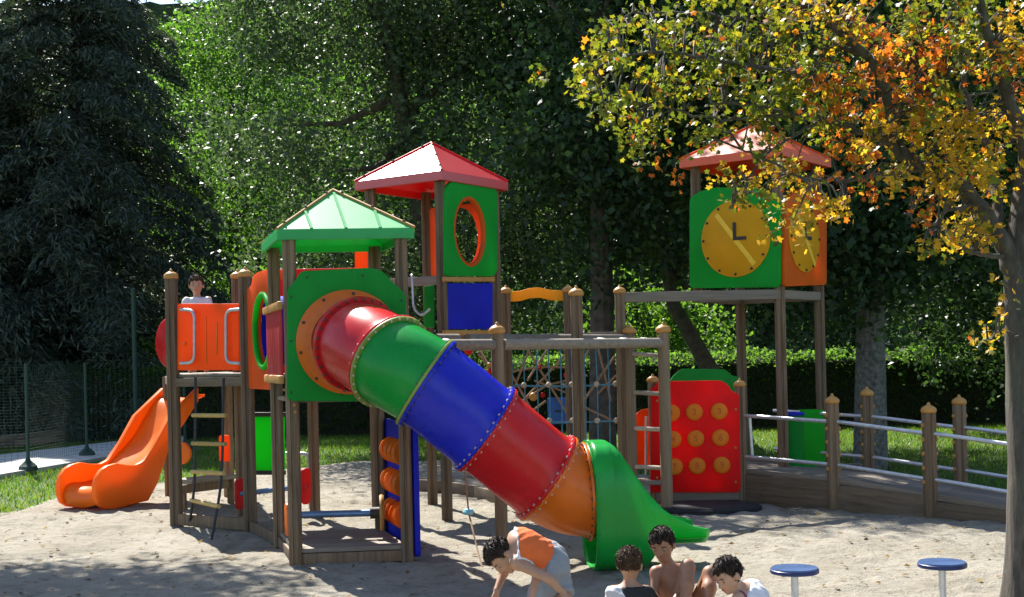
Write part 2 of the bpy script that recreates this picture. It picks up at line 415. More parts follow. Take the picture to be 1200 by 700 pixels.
LM = {
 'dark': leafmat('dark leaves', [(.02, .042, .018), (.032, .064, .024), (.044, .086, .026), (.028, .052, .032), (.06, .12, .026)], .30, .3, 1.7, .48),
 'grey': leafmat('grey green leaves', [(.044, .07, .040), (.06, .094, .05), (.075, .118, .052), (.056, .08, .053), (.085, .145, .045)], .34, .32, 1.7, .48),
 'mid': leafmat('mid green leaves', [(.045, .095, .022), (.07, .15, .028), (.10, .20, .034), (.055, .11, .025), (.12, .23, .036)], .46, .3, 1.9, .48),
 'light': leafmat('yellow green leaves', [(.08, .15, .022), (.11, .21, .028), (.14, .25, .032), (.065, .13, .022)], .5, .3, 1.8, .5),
 'needle': leafmat('conifer needles', [(.042, .062, .052), (.058, .08, .064), (.075, .10, .074), (.09, .115, .08)], .16, .25, 1.4, .5),
 'hedge': leafmat('hedge leaves', [(.016, .032, .008), (.024, .046, .01), (.032, .06, .012), (.04, .072, .013)], .5, .12, 6.0, .65),
}
def tree(name, label, base, ells, kind, ncl, per, rad, lsize, trunk_r, bark=BARK, group=None, asp=.62, trunk=None, nl=9, cat='tree', droop=.1, up=.45):
    base = Vector((base[0], base[1], -.1)); t = thing(name, label, cat, base, group)
    P, cc = clump_points(ells, ncl, per, rad)
    P = P[P[:, 2] > .12]
    leaf_cloud('crown', P, lsize, asp, LM[kind], parent=t, kind='stuff', origin=base, droop=droop, up=up)
    top = max(e[2]+e[5]*.3 for e in ells); e0 = ells[0]
    pts = trunk or [base, base+Vector((.05, 0, top*.25)), Vector((base.x*.5+e0[0]*.5, base.y*.5+e0[1]*.5, top*.55)), Vector((e0[0], e0[1], top*.85))]
    mb = MB(); mb.tube(pts, [trunk_r*1.25, trunk_r, trunk_r*.75, trunk_r*.3][:len(pts)] if len(pts) == 4 else [trunk_r*(1-.7*i/(len(pts)-1)) for i in range(len(pts))], 10)
    for c in cc[rng.choice(len(cc), min(nl, len(cc)), replace=False)]:
        k = rng.uniform(.35, .8); a = pts[1].lerp(pts[-1], k); c = Vector(c); m = a.lerp(c, .5)+Vector((0, 0, -.25))
        mb.tube([a, m, c], [trunk_r*.38, trunk_r*.24, trunk_r*.08], 6)
    mb.build('trunk', bark, t, base); return t

# big conifer on the left: drooping boughs built one by one along a straight trunk
def conifer(base, Ht, rmax, label, z0=1.2, n=95):
    base = Vector((base[0], base[1], -.1)); t = thing('conifer_tree', label, 'tree', base)
    mb = MB(); mb.tube([base, base+Vector((0, 0, Ht*.5)), base+Vector((0, 0, Ht))], [.34, .22, .03], 10)
    pts = []; dr = []
    for k in range(n):
        f = (k+rng.random())/n; z = z0+(Ht-z0)*f; L = rmax*(1-f)**.7*rng.uniform(.75, 1.1)+.3; a = k*2.4+rng.uniform(-.4, .4)
        d = Vector((math.cos(a), math.sin(a), 0)); p0 = base+Vector((0, 0, z)); p1 = p0+d*L*.55+Vector((0, 0, .12*L)); p2 = p0+d*L+Vector((0, 0, -.28*L))
        mb.tube([p0, p1, p2], [.035, .02, .005], 5)
        m = int(250*L); s = rng.random(m)**.7
        A, B, C_ = (np.array(p)[None] for p in (p0, p1, p2)); s_ = s[:, None]
        c = (1-s_)**2*A+2*s_*(1-s_)*B+s_**2*C_
        side = np.array((-d.y, d.x, 0)); w = rng.normal(size=m)*(.14+.30*L*.25*(1-abs(s-.5)))
        c = c+side[None]*w[:, None]; c[:, 2] -= np.abs(rng.normal(size=m))*.22+abs(w)*.25
        pts.append(c); dr.append(np.array(d)[None]*.7+side[None]*np.sign(w)[:, None]*.6+np.array((0, 0, -.6)))
    mb.build('trunk', BARKD, t, base)
    leaf_cloud('crown', np.concatenate(pts), .24, .20, LM['needle'], parent=t, kind='stuff', origin=base, up=.3, direc=np.concatenate(dr))
conifer((-15.6, 33.5), 14.5, 6.9, 'tall dark conifer with drooping boughs at the left edge', 1.0, 190)
conifer((-11.2, 33.4), 15.5, 4.9, 'smaller dark conifer behind the green wire fence on the left', .8, 140)

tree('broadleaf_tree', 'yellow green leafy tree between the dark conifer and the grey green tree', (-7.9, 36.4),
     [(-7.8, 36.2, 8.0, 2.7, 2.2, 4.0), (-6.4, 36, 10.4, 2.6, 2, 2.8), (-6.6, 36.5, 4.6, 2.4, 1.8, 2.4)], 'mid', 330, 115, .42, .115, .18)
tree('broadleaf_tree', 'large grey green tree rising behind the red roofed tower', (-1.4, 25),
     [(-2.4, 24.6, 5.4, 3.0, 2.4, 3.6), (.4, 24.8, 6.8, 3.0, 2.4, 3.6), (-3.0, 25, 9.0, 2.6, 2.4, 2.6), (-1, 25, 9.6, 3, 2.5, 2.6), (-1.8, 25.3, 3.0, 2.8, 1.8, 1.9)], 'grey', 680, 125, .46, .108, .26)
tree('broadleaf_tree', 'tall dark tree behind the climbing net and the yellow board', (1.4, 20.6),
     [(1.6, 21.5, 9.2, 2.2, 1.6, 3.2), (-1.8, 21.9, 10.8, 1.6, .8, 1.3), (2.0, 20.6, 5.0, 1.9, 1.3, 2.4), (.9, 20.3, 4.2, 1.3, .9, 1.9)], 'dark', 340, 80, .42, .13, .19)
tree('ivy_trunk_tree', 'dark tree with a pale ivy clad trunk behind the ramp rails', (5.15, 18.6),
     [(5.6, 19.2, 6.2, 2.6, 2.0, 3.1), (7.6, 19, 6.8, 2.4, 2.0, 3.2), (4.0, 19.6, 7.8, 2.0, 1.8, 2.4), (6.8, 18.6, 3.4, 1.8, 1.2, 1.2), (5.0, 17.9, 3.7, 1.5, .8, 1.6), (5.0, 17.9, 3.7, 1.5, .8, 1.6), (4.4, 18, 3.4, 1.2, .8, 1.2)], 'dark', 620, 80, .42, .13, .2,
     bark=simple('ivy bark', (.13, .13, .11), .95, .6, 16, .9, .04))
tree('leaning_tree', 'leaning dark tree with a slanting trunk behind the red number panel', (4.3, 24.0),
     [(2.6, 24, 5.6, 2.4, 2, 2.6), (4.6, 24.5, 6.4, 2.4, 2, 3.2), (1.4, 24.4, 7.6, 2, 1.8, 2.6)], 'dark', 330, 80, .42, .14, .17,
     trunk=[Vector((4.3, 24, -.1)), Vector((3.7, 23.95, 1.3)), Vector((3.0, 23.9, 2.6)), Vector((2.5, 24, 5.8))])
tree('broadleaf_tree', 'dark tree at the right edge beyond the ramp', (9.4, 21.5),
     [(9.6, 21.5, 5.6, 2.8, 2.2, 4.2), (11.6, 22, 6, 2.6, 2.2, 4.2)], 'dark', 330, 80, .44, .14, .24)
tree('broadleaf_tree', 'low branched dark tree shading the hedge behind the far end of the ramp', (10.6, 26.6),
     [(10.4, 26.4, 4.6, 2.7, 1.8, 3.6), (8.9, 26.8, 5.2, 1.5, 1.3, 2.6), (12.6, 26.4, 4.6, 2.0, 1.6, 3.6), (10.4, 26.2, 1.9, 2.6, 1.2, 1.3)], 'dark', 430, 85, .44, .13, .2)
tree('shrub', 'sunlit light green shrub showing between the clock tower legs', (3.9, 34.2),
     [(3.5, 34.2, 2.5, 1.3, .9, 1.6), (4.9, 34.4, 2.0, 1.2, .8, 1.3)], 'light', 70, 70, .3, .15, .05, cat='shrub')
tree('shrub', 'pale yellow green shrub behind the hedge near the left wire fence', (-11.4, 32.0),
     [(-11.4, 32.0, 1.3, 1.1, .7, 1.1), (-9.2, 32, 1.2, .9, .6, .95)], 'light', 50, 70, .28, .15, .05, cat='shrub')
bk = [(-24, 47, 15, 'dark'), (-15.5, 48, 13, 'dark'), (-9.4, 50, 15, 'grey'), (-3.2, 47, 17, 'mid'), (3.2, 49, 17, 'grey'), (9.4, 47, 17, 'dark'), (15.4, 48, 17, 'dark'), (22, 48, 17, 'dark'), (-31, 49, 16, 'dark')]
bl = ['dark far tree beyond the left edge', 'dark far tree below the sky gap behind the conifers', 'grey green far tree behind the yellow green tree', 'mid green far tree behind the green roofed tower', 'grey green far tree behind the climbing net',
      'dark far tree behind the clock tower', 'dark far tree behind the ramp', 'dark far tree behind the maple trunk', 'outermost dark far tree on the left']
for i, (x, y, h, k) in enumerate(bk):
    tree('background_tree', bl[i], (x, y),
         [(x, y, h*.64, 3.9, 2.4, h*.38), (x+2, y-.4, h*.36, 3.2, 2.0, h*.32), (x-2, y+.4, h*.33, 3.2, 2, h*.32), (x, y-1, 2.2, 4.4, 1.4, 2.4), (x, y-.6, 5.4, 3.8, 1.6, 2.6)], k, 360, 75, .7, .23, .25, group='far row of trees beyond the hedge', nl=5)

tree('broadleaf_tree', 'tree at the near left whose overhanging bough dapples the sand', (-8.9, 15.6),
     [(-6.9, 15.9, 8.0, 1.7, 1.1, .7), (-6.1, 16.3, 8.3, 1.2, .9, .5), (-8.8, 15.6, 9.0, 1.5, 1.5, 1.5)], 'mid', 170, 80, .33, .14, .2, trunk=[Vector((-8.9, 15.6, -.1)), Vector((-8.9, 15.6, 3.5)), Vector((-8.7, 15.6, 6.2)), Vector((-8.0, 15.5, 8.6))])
# wooded slope far behind
hx_ = np.arange(-420, 421, 6.0); hy_ = np.concatenate([np.arange(62, 130, 2.5), np.arange(130, 420, 7.0)])
HX, HY = np.meshgrid(hx_, hy_, indexing='ij')
HZ_ = -1+np.clip(HY-60, 0, None)*.33+14*fbm(HX*.008+9, HY*.008, 3)*np.clip((HY-60)/60, 0, 1)+(2.2+HY*.012)*(fbm(HX*.19, HY*.19, 3)+.4)
def mat_hill():
    m, t, bs = newmat('wooded slope'); v = coords(t)
    t.links.new(ramp(t, noise(t, v, .16, 8, .75), [(.32, (.004, .009, .006)), (.5, (.008, .016, .009)), (.7, (.014, .026, .012))]), bs.inputs['Base Color'])
    bs.inputs['Roughness'].default_value = 1; bs.inputs['Specular IOR Level'].default_value = 0; bump(t, bs, noise(t, v, .5, 6, .7), 1, 1.5); return m
tag(link('hillside', grid_mesh('hillside', hx_, hy_, HZ_, mat_hill())), kind='structure')

# clipped hedge along the back
def hedge(A, B, label, dep=1.5):
    A, B = Vector(A), Vector(B); d = (B-A); L = d.length; x = d.normalized(); y = Vector((-x.y, x.x, 0))
    t = thing('hedge', label, 'hedge', (A+B)/2)
    prof = [(0.1, -.1), (.06, .9), (.08, 1.40), (.4, 1.53), (1.0, 1.60), (1.4, 1.5), (1.45, -.1)]
    mb = MB(); n = len(prof); vs = [P+y*a*dep/1.5+Vector((0, 0, b)) for P in (A, B) for a, b in prof]
    mb.add(vs, [tuple(range(n)), tuple(reversed(range(n, 2*n)))]+[((i+1) % n, i, n+i, n+(i+1) % n) for i in range(n)])
    mb.build('twig_core', simple('hedge core', (.012, .015, .007), 1, .3), t)
    m = int(L*1500); u = rng.random(m)*L; k = rng.random(m); seg = np.array(prof[:-1]); cum = k*(len(seg)-1); i = cum.astype(int); f = (cum-i)[:, None]
    pr = seg[i]*(1-f)+seg[i+1]*f+rng.normal(size=(m, 2))*[.07, .05]+[0, .03]
    pr[:, 1] += .16*fbm(u*1.2, pr[:, 0]*2, 3)*(pr[:, 1] > 1.2)
    P = np.array(A)[None]+np.array(x)[None]*u[:, None]+np.array(y)[None]*pr[:, :1]; P[:, 2] += pr[:, 1]
    P = P[P[:, 2] > .05]
    leaf_cloud('foliage', P, .085, .7, LM['hedge'], parent=t, kind='stuff', origin=(A+B)/2, up=.7)
hedge((-16, 30.6, 0), (-.8, 29.6, 0), 'long dark clipped hedge behind the playground, left run')
hedge((-.6, 29.6, 0), (15, 28.2, 0), 'long dark clipped hedge with sunlit top, behind the clock tower and ramp')

# grass
GR = leafmat('grass blades', [(.05, .11, .012), (.08, .17, .016), (.11, .22, .02), (.15, .23, .03), (.20, .21, .06)], .45, .3, 1.5)
n = 175000; gx = rng.uniform(-16, 14, n); gy = rng.uniform(11, 30, n); s = sand_inside(gx, gy)+.5*fbm(gx*1.3, gy*1.3, 4)
k = (s < .28*rng.random(n)**2) & (np.abs(gx) < gy*.43+3)
def onpath(x, y):
    P = [(p.x, p.y) for p in (pA, pB, pC, pD)]; return sd_poly(x, y, P) > -.03
k &= ~onpath(gx, gy); gx, gy = gx[k], gy[k]; n = len(gx)
hh = rng.uniform(.04, .10, n); aa = rng.uniform(0, 6.28, n); wd = rng.uniform(.006, .013, n); ln = rng.normal(size=(n, 2))*.03
b0 = np.stack([gx-np.cos(aa)*wd, gy-np.sin(aa)*wd, np.full(n, -.09)], -1); b1 = np.stack([gx+np.cos(aa)*wd, gy+np.sin(aa)*wd, np.full(n, -.09)], -1)
tp = np.stack([gx+ln[:, 0], gy+ln[:, 1], -.09+hh], -1)
link('grass', np_mesh('grass', np.stack([b0, b1, tp], 1).reshape(-1, 3), np.arange(3*n).reshape(n, 3), GR), kind='stuff')

# fallen leaves on the sand
LL = leafmat('fallen leaves', [(.16, .09, .035), (.24, .14, .04), (.10, .06, .03), (.30, .20, .05)], .1, 0, 1.2, .95)
m = 1200; fx = rng.uniform(-6, 6, m); fy = rng.uniform(6.5, 18, m); k = sand_inside(fx, fy) > .1; fx, fy = fx[k], fy[k]
fz = H[np.clip(((fx-xs[0])/.062).round().astype(int), 0, len(xs)-1), np.clip(((fy-ys[0])/.062).round().astype(int), 0, len(ys)-1)]
lf = leaf_cloud('leaf_litter', np.stack([fx, fy, fz+.012], -1), .045, .7, LL, up=5); lf['kind'] = 'stuff'

# ---------------------------------------------------------------- fences on the left
def wire_fence(P, label, h=1.75, foot=True):
    P = [Vector(p) for p in P]; t = thing('wire_fence', label, 'fence', P[0]); mb = MB()
    for i, p in enumerate(P):
        q = MB(); q.tube([p+Vector((0, 0, -.05)), p+Vector((0, 0, h))], .03, 8)
        if foot: q.lathe([(.16, -.02), (.15, .05), (.05, .14), (.035, .18)], p, n=10)
        q.build('post', M['fence'], t)
    for a, b in zip(P, P[1:]):
        L = (b-a).length
        for k in range(int(h/.05)): mb.beam(a+Vector((0, 0, .08+k*.05)), b+Vector((0, 0, .08+k*.05)), .004, .004)
        for k in range(int(L/.1)): c = a.lerp(b, k*.1/L); mb.beam(c+Vector((0, 0, .05)), c+Vector((0, 0, h-.02)), .004, .004)
    mb.build('wire_mesh', M['fence'], t, smooth=0, kind='stuff')
f0 = gr(33, 550); wire_fence([f0+Vector((-2.6, -.9, 0)), f0, Vector((-8.1, 24.2, 0)), Vector((-6.6, 25.6, 0))], 'low dark green wire fence on splayed feet beside the pale path')
p1 = Vector((-7.75, 26.2, 0))
t = thing('fence_mast', 'tall slim dark green mast standing by the wire fence', 'post', p1)
MB().tube([p1+Vector((0, 0, -.1)), p1+Vector((0, 0, 3.2))], .045, 10).build('mast', M['fence'], t)
MB().lathe([(.055, 0), (.055, .04), (.001, .06)], p1+Vector((0, 0, 3.2)), n=10).build('cap', M['fence'], t)
a, b = gr(-160, 543), gr(140, 508)
t = thing('sleeper_wall', 'low brown timber edging running behind the pale path', 'edging', (a+b)/2)
d = b-a
for k in range(4):
    for r_ in range(2):
        p = a+d*(k/4+.004); q = a+d*((k+1)/4-.004); m = link('sleeper', MB().beam((-(q-p).length/2, 0, 0), ((q-p).length/2, 0, 0), .16, .125).mesh('sleeper', M['timber'], bev=.01), (p+q)/2+Vector((0, 0, .05+.13*r_)), t)
        m.rotation_euler.z = math.atan2(d.y, d.x)+rng.normal()*.004
a, b = gr(-25, 508)+Vector((0, 0, .0)), gr(150, 503)
t = thing('pipe_rail', 'thin grey pipe rail standing beyond the brown timber edging', 'rail', a)
MB().tube([a+Vector((0, 0, .42)), b+Vector((0, 0, .42))], .025, 8).build('pipe', M['steel'], t)
for k in (.1, .5, .9):
    c = a.lerp(b, k); MB().tube([c+Vector((0, 0, -.05)), c+Vector((0, 0, .40))], .02, 8).build('upright', M['steel'], t)

# ================================================================ playground
UZ = Vector((0, 0, 1))
def flat(v): return Vector((v[0], v[1], 0))
CAPP = [(.045, 0), (.068, .006), (.074, .025), (.066, .048), (.044, .066), (.020, .076), (.014, .088), (.013, .098), (.001, .104)]
CAPM = {}
def post(x, y, z0, z1, parent, w=.055, cap=True, mat='post', rnd=False):
    mb = MB()
    if rnd: mb.tube([(x, y, z0), (x, y, z1)], w, 16)
    else:
        g = w*.26; c = w*.28; prof = []
        for k in range(4):
            a = k*math.pi/2; ca, sa = math.cos(a), math.sin(a)
            for u, v in ((-w+c, -w), (-g, -w), (-g*.55, -w+.012), (g*.55, -w+.012), (g, -w), (w-c, -w)):
                prof.append((u*ca-v*sa, u*sa+v*ca))
        n = len(prof); mb.add([(x+u, y+v, z) for z in (z0, z1) for u, v in prof],
                              [tuple(reversed(range(n))), tuple(range(n, 2*n))]+[(i, (i+1) % n, n+(i+1) % n, n+i) for i in range(n)])
    p = mb.build('post', M[mat], parent, (x, y, z0), smooth=30)
    if cap:
        k = round(w, 3)
        if k not in CAPM: CAPM[k] = MB().lathe([(r*w/.055, z*w/.055) for r, z in CAPP], (0, 0, 0), n=16).mesh('post_cap', M['cap'], smooth=60)
        link('post_cap', CAPM[k], (x, y, z1-.004), p)
    return p
PLM = {}
def plank(name, p, q, w, h, mat, parent, up=UZ, bev=.006):
    p, q = Vector(p), Vector(q); L = (q-p).length; x = (q-p).normalized(); y = Vector(up).cross(x)
    y = y.normalized() if y.length > 1e-4 else Vector((0, 1, 0)); z = x.cross(y)
    key = (round(L, 3), round(w, 4), round(h, 4), mat, name)
    if key not in PLM: PLM[key] = MB().beam((-L/2, 0, 0), (L/2, 0, 0), w, h).mesh(name, M[mat], bev=bev)
    o = link(name, PLM[key], (p+q)/2, parent)
    o.rotation_mode = 'QUATERNION'; o.rotation_quaternion = Matrix((x, y, z)).transposed().to_quaternion(); return o
def pole(name, p, q, r, mat, parent, n=10):
    return MB().tube([p, q], r, n).build(name, M[mat], parent)
def bend(pts, r=.05, n=5):
    """round the corners of a polyline"""
    pts = [Vector(p) for p in pts]; out = [pts[0]]
    for a, b, c in zip(pts, pts[1:], pts[2:]):
        e = min(r, (a-b).length*.45, (c-b).length*.45); p0 = b+(a-b).normalized()*e; p1 = b+(c-b).normalized()*e
        for i in range(n+1):
            s = i/n; out.append((1-s)**2*p0+2*s*(1-s)*b+s*s*p1)
    return out+[pts[-1]]
def rounded(poly, r=.05, n=4):
    k = len(poly); out = []
    for i in range(k):
        a, b, c = (Vector(poly[j % k]).to_2d() for j in (i-1, i, i+1)); e = min(r, (a-b).length*.45, (c-b).length*.45)
        p0 = b+(a-b).normalized()*e; p1 = b+(c-b).normalized()*e
        for s in range(n+1):
            s /= n; q = (1-s)**2*p0+2*s*(1-s)*b+s*s*p1; out.append((q.x, q.y))
    return out
def panel(name, px, P, d, th, mat, parent, off=0, hole=None, r=.03, bev=.008, raw=None, label=None):
    d = flat(d).normalized(); nrm = d.cross(UZ); P = flat(P)+nrm*off
    poly = raw or [onplane(x, y, P, d) for x, y in px]
    return MB().prism(rounded(poly, r), P, d, UZ, th, hole).build(name, M[mat], parent, bev=bev, label=label)
def deck(Lp, Rp, n, z, parent, th=.035, name='deck_plank', mat='plank', gap=.006):
    def along(P, t):
        P = [flat(p) for p in P]; ls = [(b-a).length for a, b in zip(P, P[1:])]; t *= sum(ls)
        for a, b, l in zip(P, P[1:], ls):
            if t <= l+1e-9: return a+(b-a)*(t/l)
            t -= l
        return P[-1]
    for i in range(n):
        t0, t1 = i/n+gap/2, (i+1)/n-gap/2
        q = [along(Lp, t0), along(Rp, t0), along(Rp, t1), along(Lp, t1)]
        vs = [v+UZ*k for k in (z-th, z) for v in q]
        MB().add(vs, [(3, 2, 1, 0), (4, 5, 6, 7), (0, 1, 5, 4), (1, 2, 6, 5), (2, 3, 7, 6), (3, 0, 4, 7)]).build(name, M[mat], parent, bev=.004, seg=1)
def pyramid_roof(C, u, v, z0, z1, za, mat, trim, parent, seams=3, tilt=None):
    """square pyramid roof with a skirt: u, v half vectors, z0 skirt bottom, z1 eave, za apex"""
    C, u, v = flat(C), flat(u), flat(v); cs = [C-u-v, C+u-v, C+u+v, C-u+v]; ap = C+UZ*za
    mb = MB(); t = .02
    lo = [c+UZ*z0 for c in cs]; hi = [c+UZ*z1 for c in cs]; li = [c+(C-c)*.045+UZ*z0 for c in cs]; hii = [c+(C-c)*.045+UZ*(z1-t) for c in cs]; ai = ap-UZ*t*1.5
    vs = lo+hi+[ap]+li+hii+[ai]; f = []
    for i in range(4):
        j = (i+1) % 4
        f += [(i, j, 4+j, 4+i), (4+i, 4+j, 8), (9+j, 9+i, 13+i, 13+j), (13+j, 13+i, 17), (j, i, 9+i, 9+j)]
    r = mb.add(vs, f).build('roof', M[mat], parent, smooth=0, bev=.006)
    for i in range(4):
        d = (ap-hi[i]); k = MB().tube([hi[i]+UZ*.006, ap+UZ*.006], .013, 8); k.build('ridge_trim', M[trim], r)
        j = (i+1) % 4
        for s in range(1, seams+1):
            s /= (seams+1); b = hi[i].lerp(hi[j], s); top = .96-abs(s-.5)*1.7
            e = b.lerp(ap, 0); q = hi[i].lerp(ap, min(s, 1-s)*2*.96) if s < .5 else hi[j].lerp(ap, min(s, 1-s)*2*.96)
            q = b.lerp(q, .9) if s != .5 else b.lerp(ap, .92)
            MB().beam(b+UZ*.004, q+UZ*.004, .022, .016).build('seam', M[mat], r)
        for s in (.12, .5, .88):
            MB().ball(hi[i].lerp(ap, s)+UZ*.018, .014, 8).build('rivet', M['bolt'], r)
    return r

# ---------------------------------------------------------------- left tower with the orange slide
A1, A2 = gr(207, 615), gr(294, 622)
A3 = flat(at(282, 500, 13.9)); A5 = flat(at(267, 500, 16.0)); A6 = flat(at(197, 500, 16.3))
DA = at(250, 438, 13.0).z
TA = thing('slide_tower', 'left wooden tower with orange railing, child on deck and orange slide leaving behind', 'play tower', flat((A1+A2)/2))
post(A1.x, A1.y, -.12, at(203, 327, A1.y).z, TA, .058); post(A2.x, A2.y, -.12, at(287, 325, A2.y).z, TA, .058)
post(A3.x, A3.y, -.12, at(278, 327, A3.y).z, TA, .058)
post(A5.x, A5.y, -.12, DA-.05, TA, .058, cap=False); post(A6.x, A6.y, -.12, DA-.05, TA, .05, cap=False)
dA = (flat(A2)-flat(A1)).normalized(); nA = dA.cross(UZ)
deck([A1+dA*.06, A6+nA*.0], [A2-dA*.03, A3, A5], 26, DA, TA)
plank('deck_beam', A1+UZ*(DA-.085)+nA*.0+dA*.05, A2+UZ*(DA-.085)-dA*.05, .05, .09, 'skirt', TA)
plank('deck_beam', A1+UZ*(DA-.09), A6+UZ*(DA-.09), .05, .10, 'plank', TA); plank('deck_beam', A3+UZ*(DA-.09), A5+UZ*(DA-.09), .05, .10, 'plank', TA)
rp = panel('railing_panel', [(209, 356), (281, 356), (281, 434), (209, 434)], A1, dA, .03, 'orange', TA, .0, r=.02)
for (x0, y0, x1, y1) in ((241, 371, 242, 426), (254, 378, 254, 416)):
    a, b = (onplane(x, y, A1+nA*.016, dA) for x, y in ((x0, y0), (x1, y1)))
    MB().beam(A1+nA*.016+dA*a[0]+UZ*a[1], A1+nA*.016+dA*b[0]+UZ*b[1], .016, .012, nA).build('raised_rib', M['slideorange'], rp, bev=.004)
a = onplane(217, 403, A1+nA*.016, dA); MB().lathe([(.022, 0), (.02, .012), (.001, .016)], A1+nA*.016+dA*a[0]+UZ*a[1], nA, 12).build('knob', M['slideorange'], rp)
for xs_ in ((211, 228), (280, 265)):
    P = A1+nA*.05; pts = []
    for x, y in ((xs_[0], 363), (xs_[1], 364), (xs_[1], 425), (xs_[0], 426)):
        a = onplane(x, y, P, dA); pts.append(flat(P)+dA*a[0]+UZ*a[1])
    MB().tube(bend([pts[0]-nA*.05]+pts+[pts[-1]-nA*.05], .09), .017, 10).build('grab_handle', M['pipe'], TA, smooth=80)
# ground frame and low step
plank('ground_beam', A1+UZ*.06, A2+UZ*.06, .06, .12, 'post', TA)
sA, sB = at(214, 561, 14.6), at(270, 559, 15.2)
plank('step_board', flat(sA)+UZ*.33, flat(sB)+UZ*.33, .30, .05, 'plank', TA); plank('step_board', flat(sA)+UZ*.25-Vector((0, .13, 0)), flat(sB)+UZ*.25-Vector((0, .13, 0)), .04, .10, 'post', TA)
for s in (sA, sB): plank('step_leg', flat(s)-UZ*.1, flat(s)+UZ*.30, .07, .07, 'post', TA, up=Vector((0, 1, 0)))
panel('step_guard', None, at(263, 500, 15.6), Vector((1, 0, 0)), .03, 'orange', TA, raw=[(-.07, at(263, 541, 15.6).z), (.06, at(263, 541, 15.6).z), (.06, at(263, 510, 15.6).z), (-.07, at(263, 510, 15.6).z)])
c = at(213, 531, 14.6); MB().lathe([(.001, -.02), (.12, -.02), (.13, 0), (.12, .02), (.001, .02)], c, Vector((-.35, -.93, 0)), 24).build('round_guard', M['slideorange'], TA, bev=0)

# bridge bay with the orange porthole panel between left tower and tube tower
B1, B2, B3 = gr(347, 662), gr(478, 657), gr(328, 640)
B1, B2, B3 = flat(B1), flat(B2), flat(B3); B4 = B2+(B3-B1)
dP = (B3-A2).normalized(); LP = (flat(B3)-flat(A2)).length
BR = thing('bridge_bay', 'low bridge bay with orange porthole panel joining left tower and tube tower', 'play bridge', flat((A2+B3)/2))
zt, zb = at(312, 320, 12.3).z, at(312, 456, 12.3).z; cz = (zt+zb)/2-.01; nP = dP.cross(UZ)
pp = panel('porthole_panel', None, A2, dP, .045, 'orange', BR, -.02, hole=(LP*.66, cz, .33, .34), r=.05,
           raw=[(.06, zb), (LP-.04, zb), (LP-.04, zt), (LP*.45, zt), (LP*.30, zt-.02), (LP*.22, zt-.11), (.06, zt-.13)])
O = flat(A2)+dP*LP*.66+UZ*cz+nP*.0; ring = [O+(dP*math.cos(a)+UZ*math.sin(a))*.34 for a in [2*math.pi*k/40 for k in range(41)]]
MB().tube([p+nP*.015 for p in ring], .028, 8, False).build('porthole_rim', M['brightgreen'], pp, smooth=80)
MB().lathe([(.325, -.02), (.325, .38), (.31, .38), (.31, -.02), (.325, -.02)], O-nP*.42, nP, 32).build('tunnel_sleeve', M['blue'], BR)
bR0 = flat(at(322, 330, 13.0)); panel('back_panel', [(322, 316), (420, 314), (420, 440), (322, 440)], bR0, Vector((1, .08, 0)), .03, 'red', BR)
panel('back_panel_edge', [(322, 316), (334, 316), (334, 328), (322, 328)], bR0, Vector((1, .08, 0)), .03, 'orange', BR, off=.035, r=.01)
bC = flat(at(367, 500, 13.6)); post(bC.x, bC.y, -.12, DA-.06, BR, .052, cap=False)
deck([flat(A2)+Vector((.1, .05, 0)), B3+Vector((.02, .05, 0))], [A3+Vector((.5, .3, 0)), bC+Vector((.2, .2, 0))], 9, DA-.01, BR)
gpl = flat(at(297, 500, 14.4)); panel('lower_panel', [(298, 488), (334, 487), (334, 552), (298, 552)], gpl, Vector((1, .05, 0)), .03, 'brightgreen', BR, label='green lower panel with black edging')
for y in (486, 554):
    a, b = onplane(297, y, gpl, Vector((1, .05, 0))), onplane(335, y, gpl, Vector((1, .05, 0))); d_ = Vector((1, .05, 0)).normalized()
    plank('panel_edging', gpl+d_*a[0]+UZ*a[1], gpl+d_*b[0]+UZ*b[1], .04, .05, 'black', BR)
# sitting bar between red side guards
s0, s1 = at(281, 579, 13.2), at(358, 570, 13.4)
MB().tube([s0, s1], .028, 10).build('seat_bar', M['bluepipe'], BR)
for s, w in ((s0, .16), (s1, .19)):
    MB().prism(rounded([(-.06, -w), (.06, -w), (.07, w), (-.06, w)], .06), s, Vector((.55, .83, 0)), UZ, .035).build('bar_guard', M['red'], BR, bev=.01)
plank('ground_beam', flat(A2)+UZ*.05+dP*.06, B3+UZ*.05-dP*.06, .05, .10, 'post', BR)
w0 = at(362, 515, 14.5); MB().tube(bend([flat(w0), flat(w0)+UZ*.62, flat(w0)+UZ*.62+Vector((-.28, .1, 0))], .08), .022, 10).build('grey_stub_pipe', M['pipe'], BR)

# ---------------------------------------------------------------- tube tower under the green roof
TB = thing('tube_tower', 'front tower with green pyramid roof and green panel where the tube slide starts', 'play tower', (B1+B4)/2)
uB, vB = (B2-B1)/2, (B3-B1)/2; cB = (B1+B4)/2
zeB = at(324, 277, 10.3).z
for p in (B1, B2, B3, B4): post(p.x, p.y, -.12, zeB+.02, TB, .05, cap=False)
pyramid_roof(cB, uB*1.22, vB*1.12, zeB-.02, zeB+.065, at(391, 223, 11.05).z, 'roofgreen', 'cap', TB)
dB = (B2-B1).normalized(); nB = dB.cross(UZ)
pc = B1+nB*.085
gpx = [(336, 470), (476, 471), (476, 345), (463, 334), (449, 318), (435, 314), (352, 318), (346, 330), (337, 338)]
ho = onplane(409, 401, pc, dB)
gp = panel('tube_panel', gpx, B1, dB, .04, 'green', TB, .085, hole=(ho[0], ho[1], .38, .38), r=.06)
C0 = flat(pc)+dB*ho[0]+UZ*ho[1]
MB().lathe([(.30, 0), (.425, 0), (.425, .03), (.40, .045), (.345, .06), (.30, .06), (.30, 0)], C0+nB*.022, nB, 48).build('tube_flange', M['slideorange'], gp)
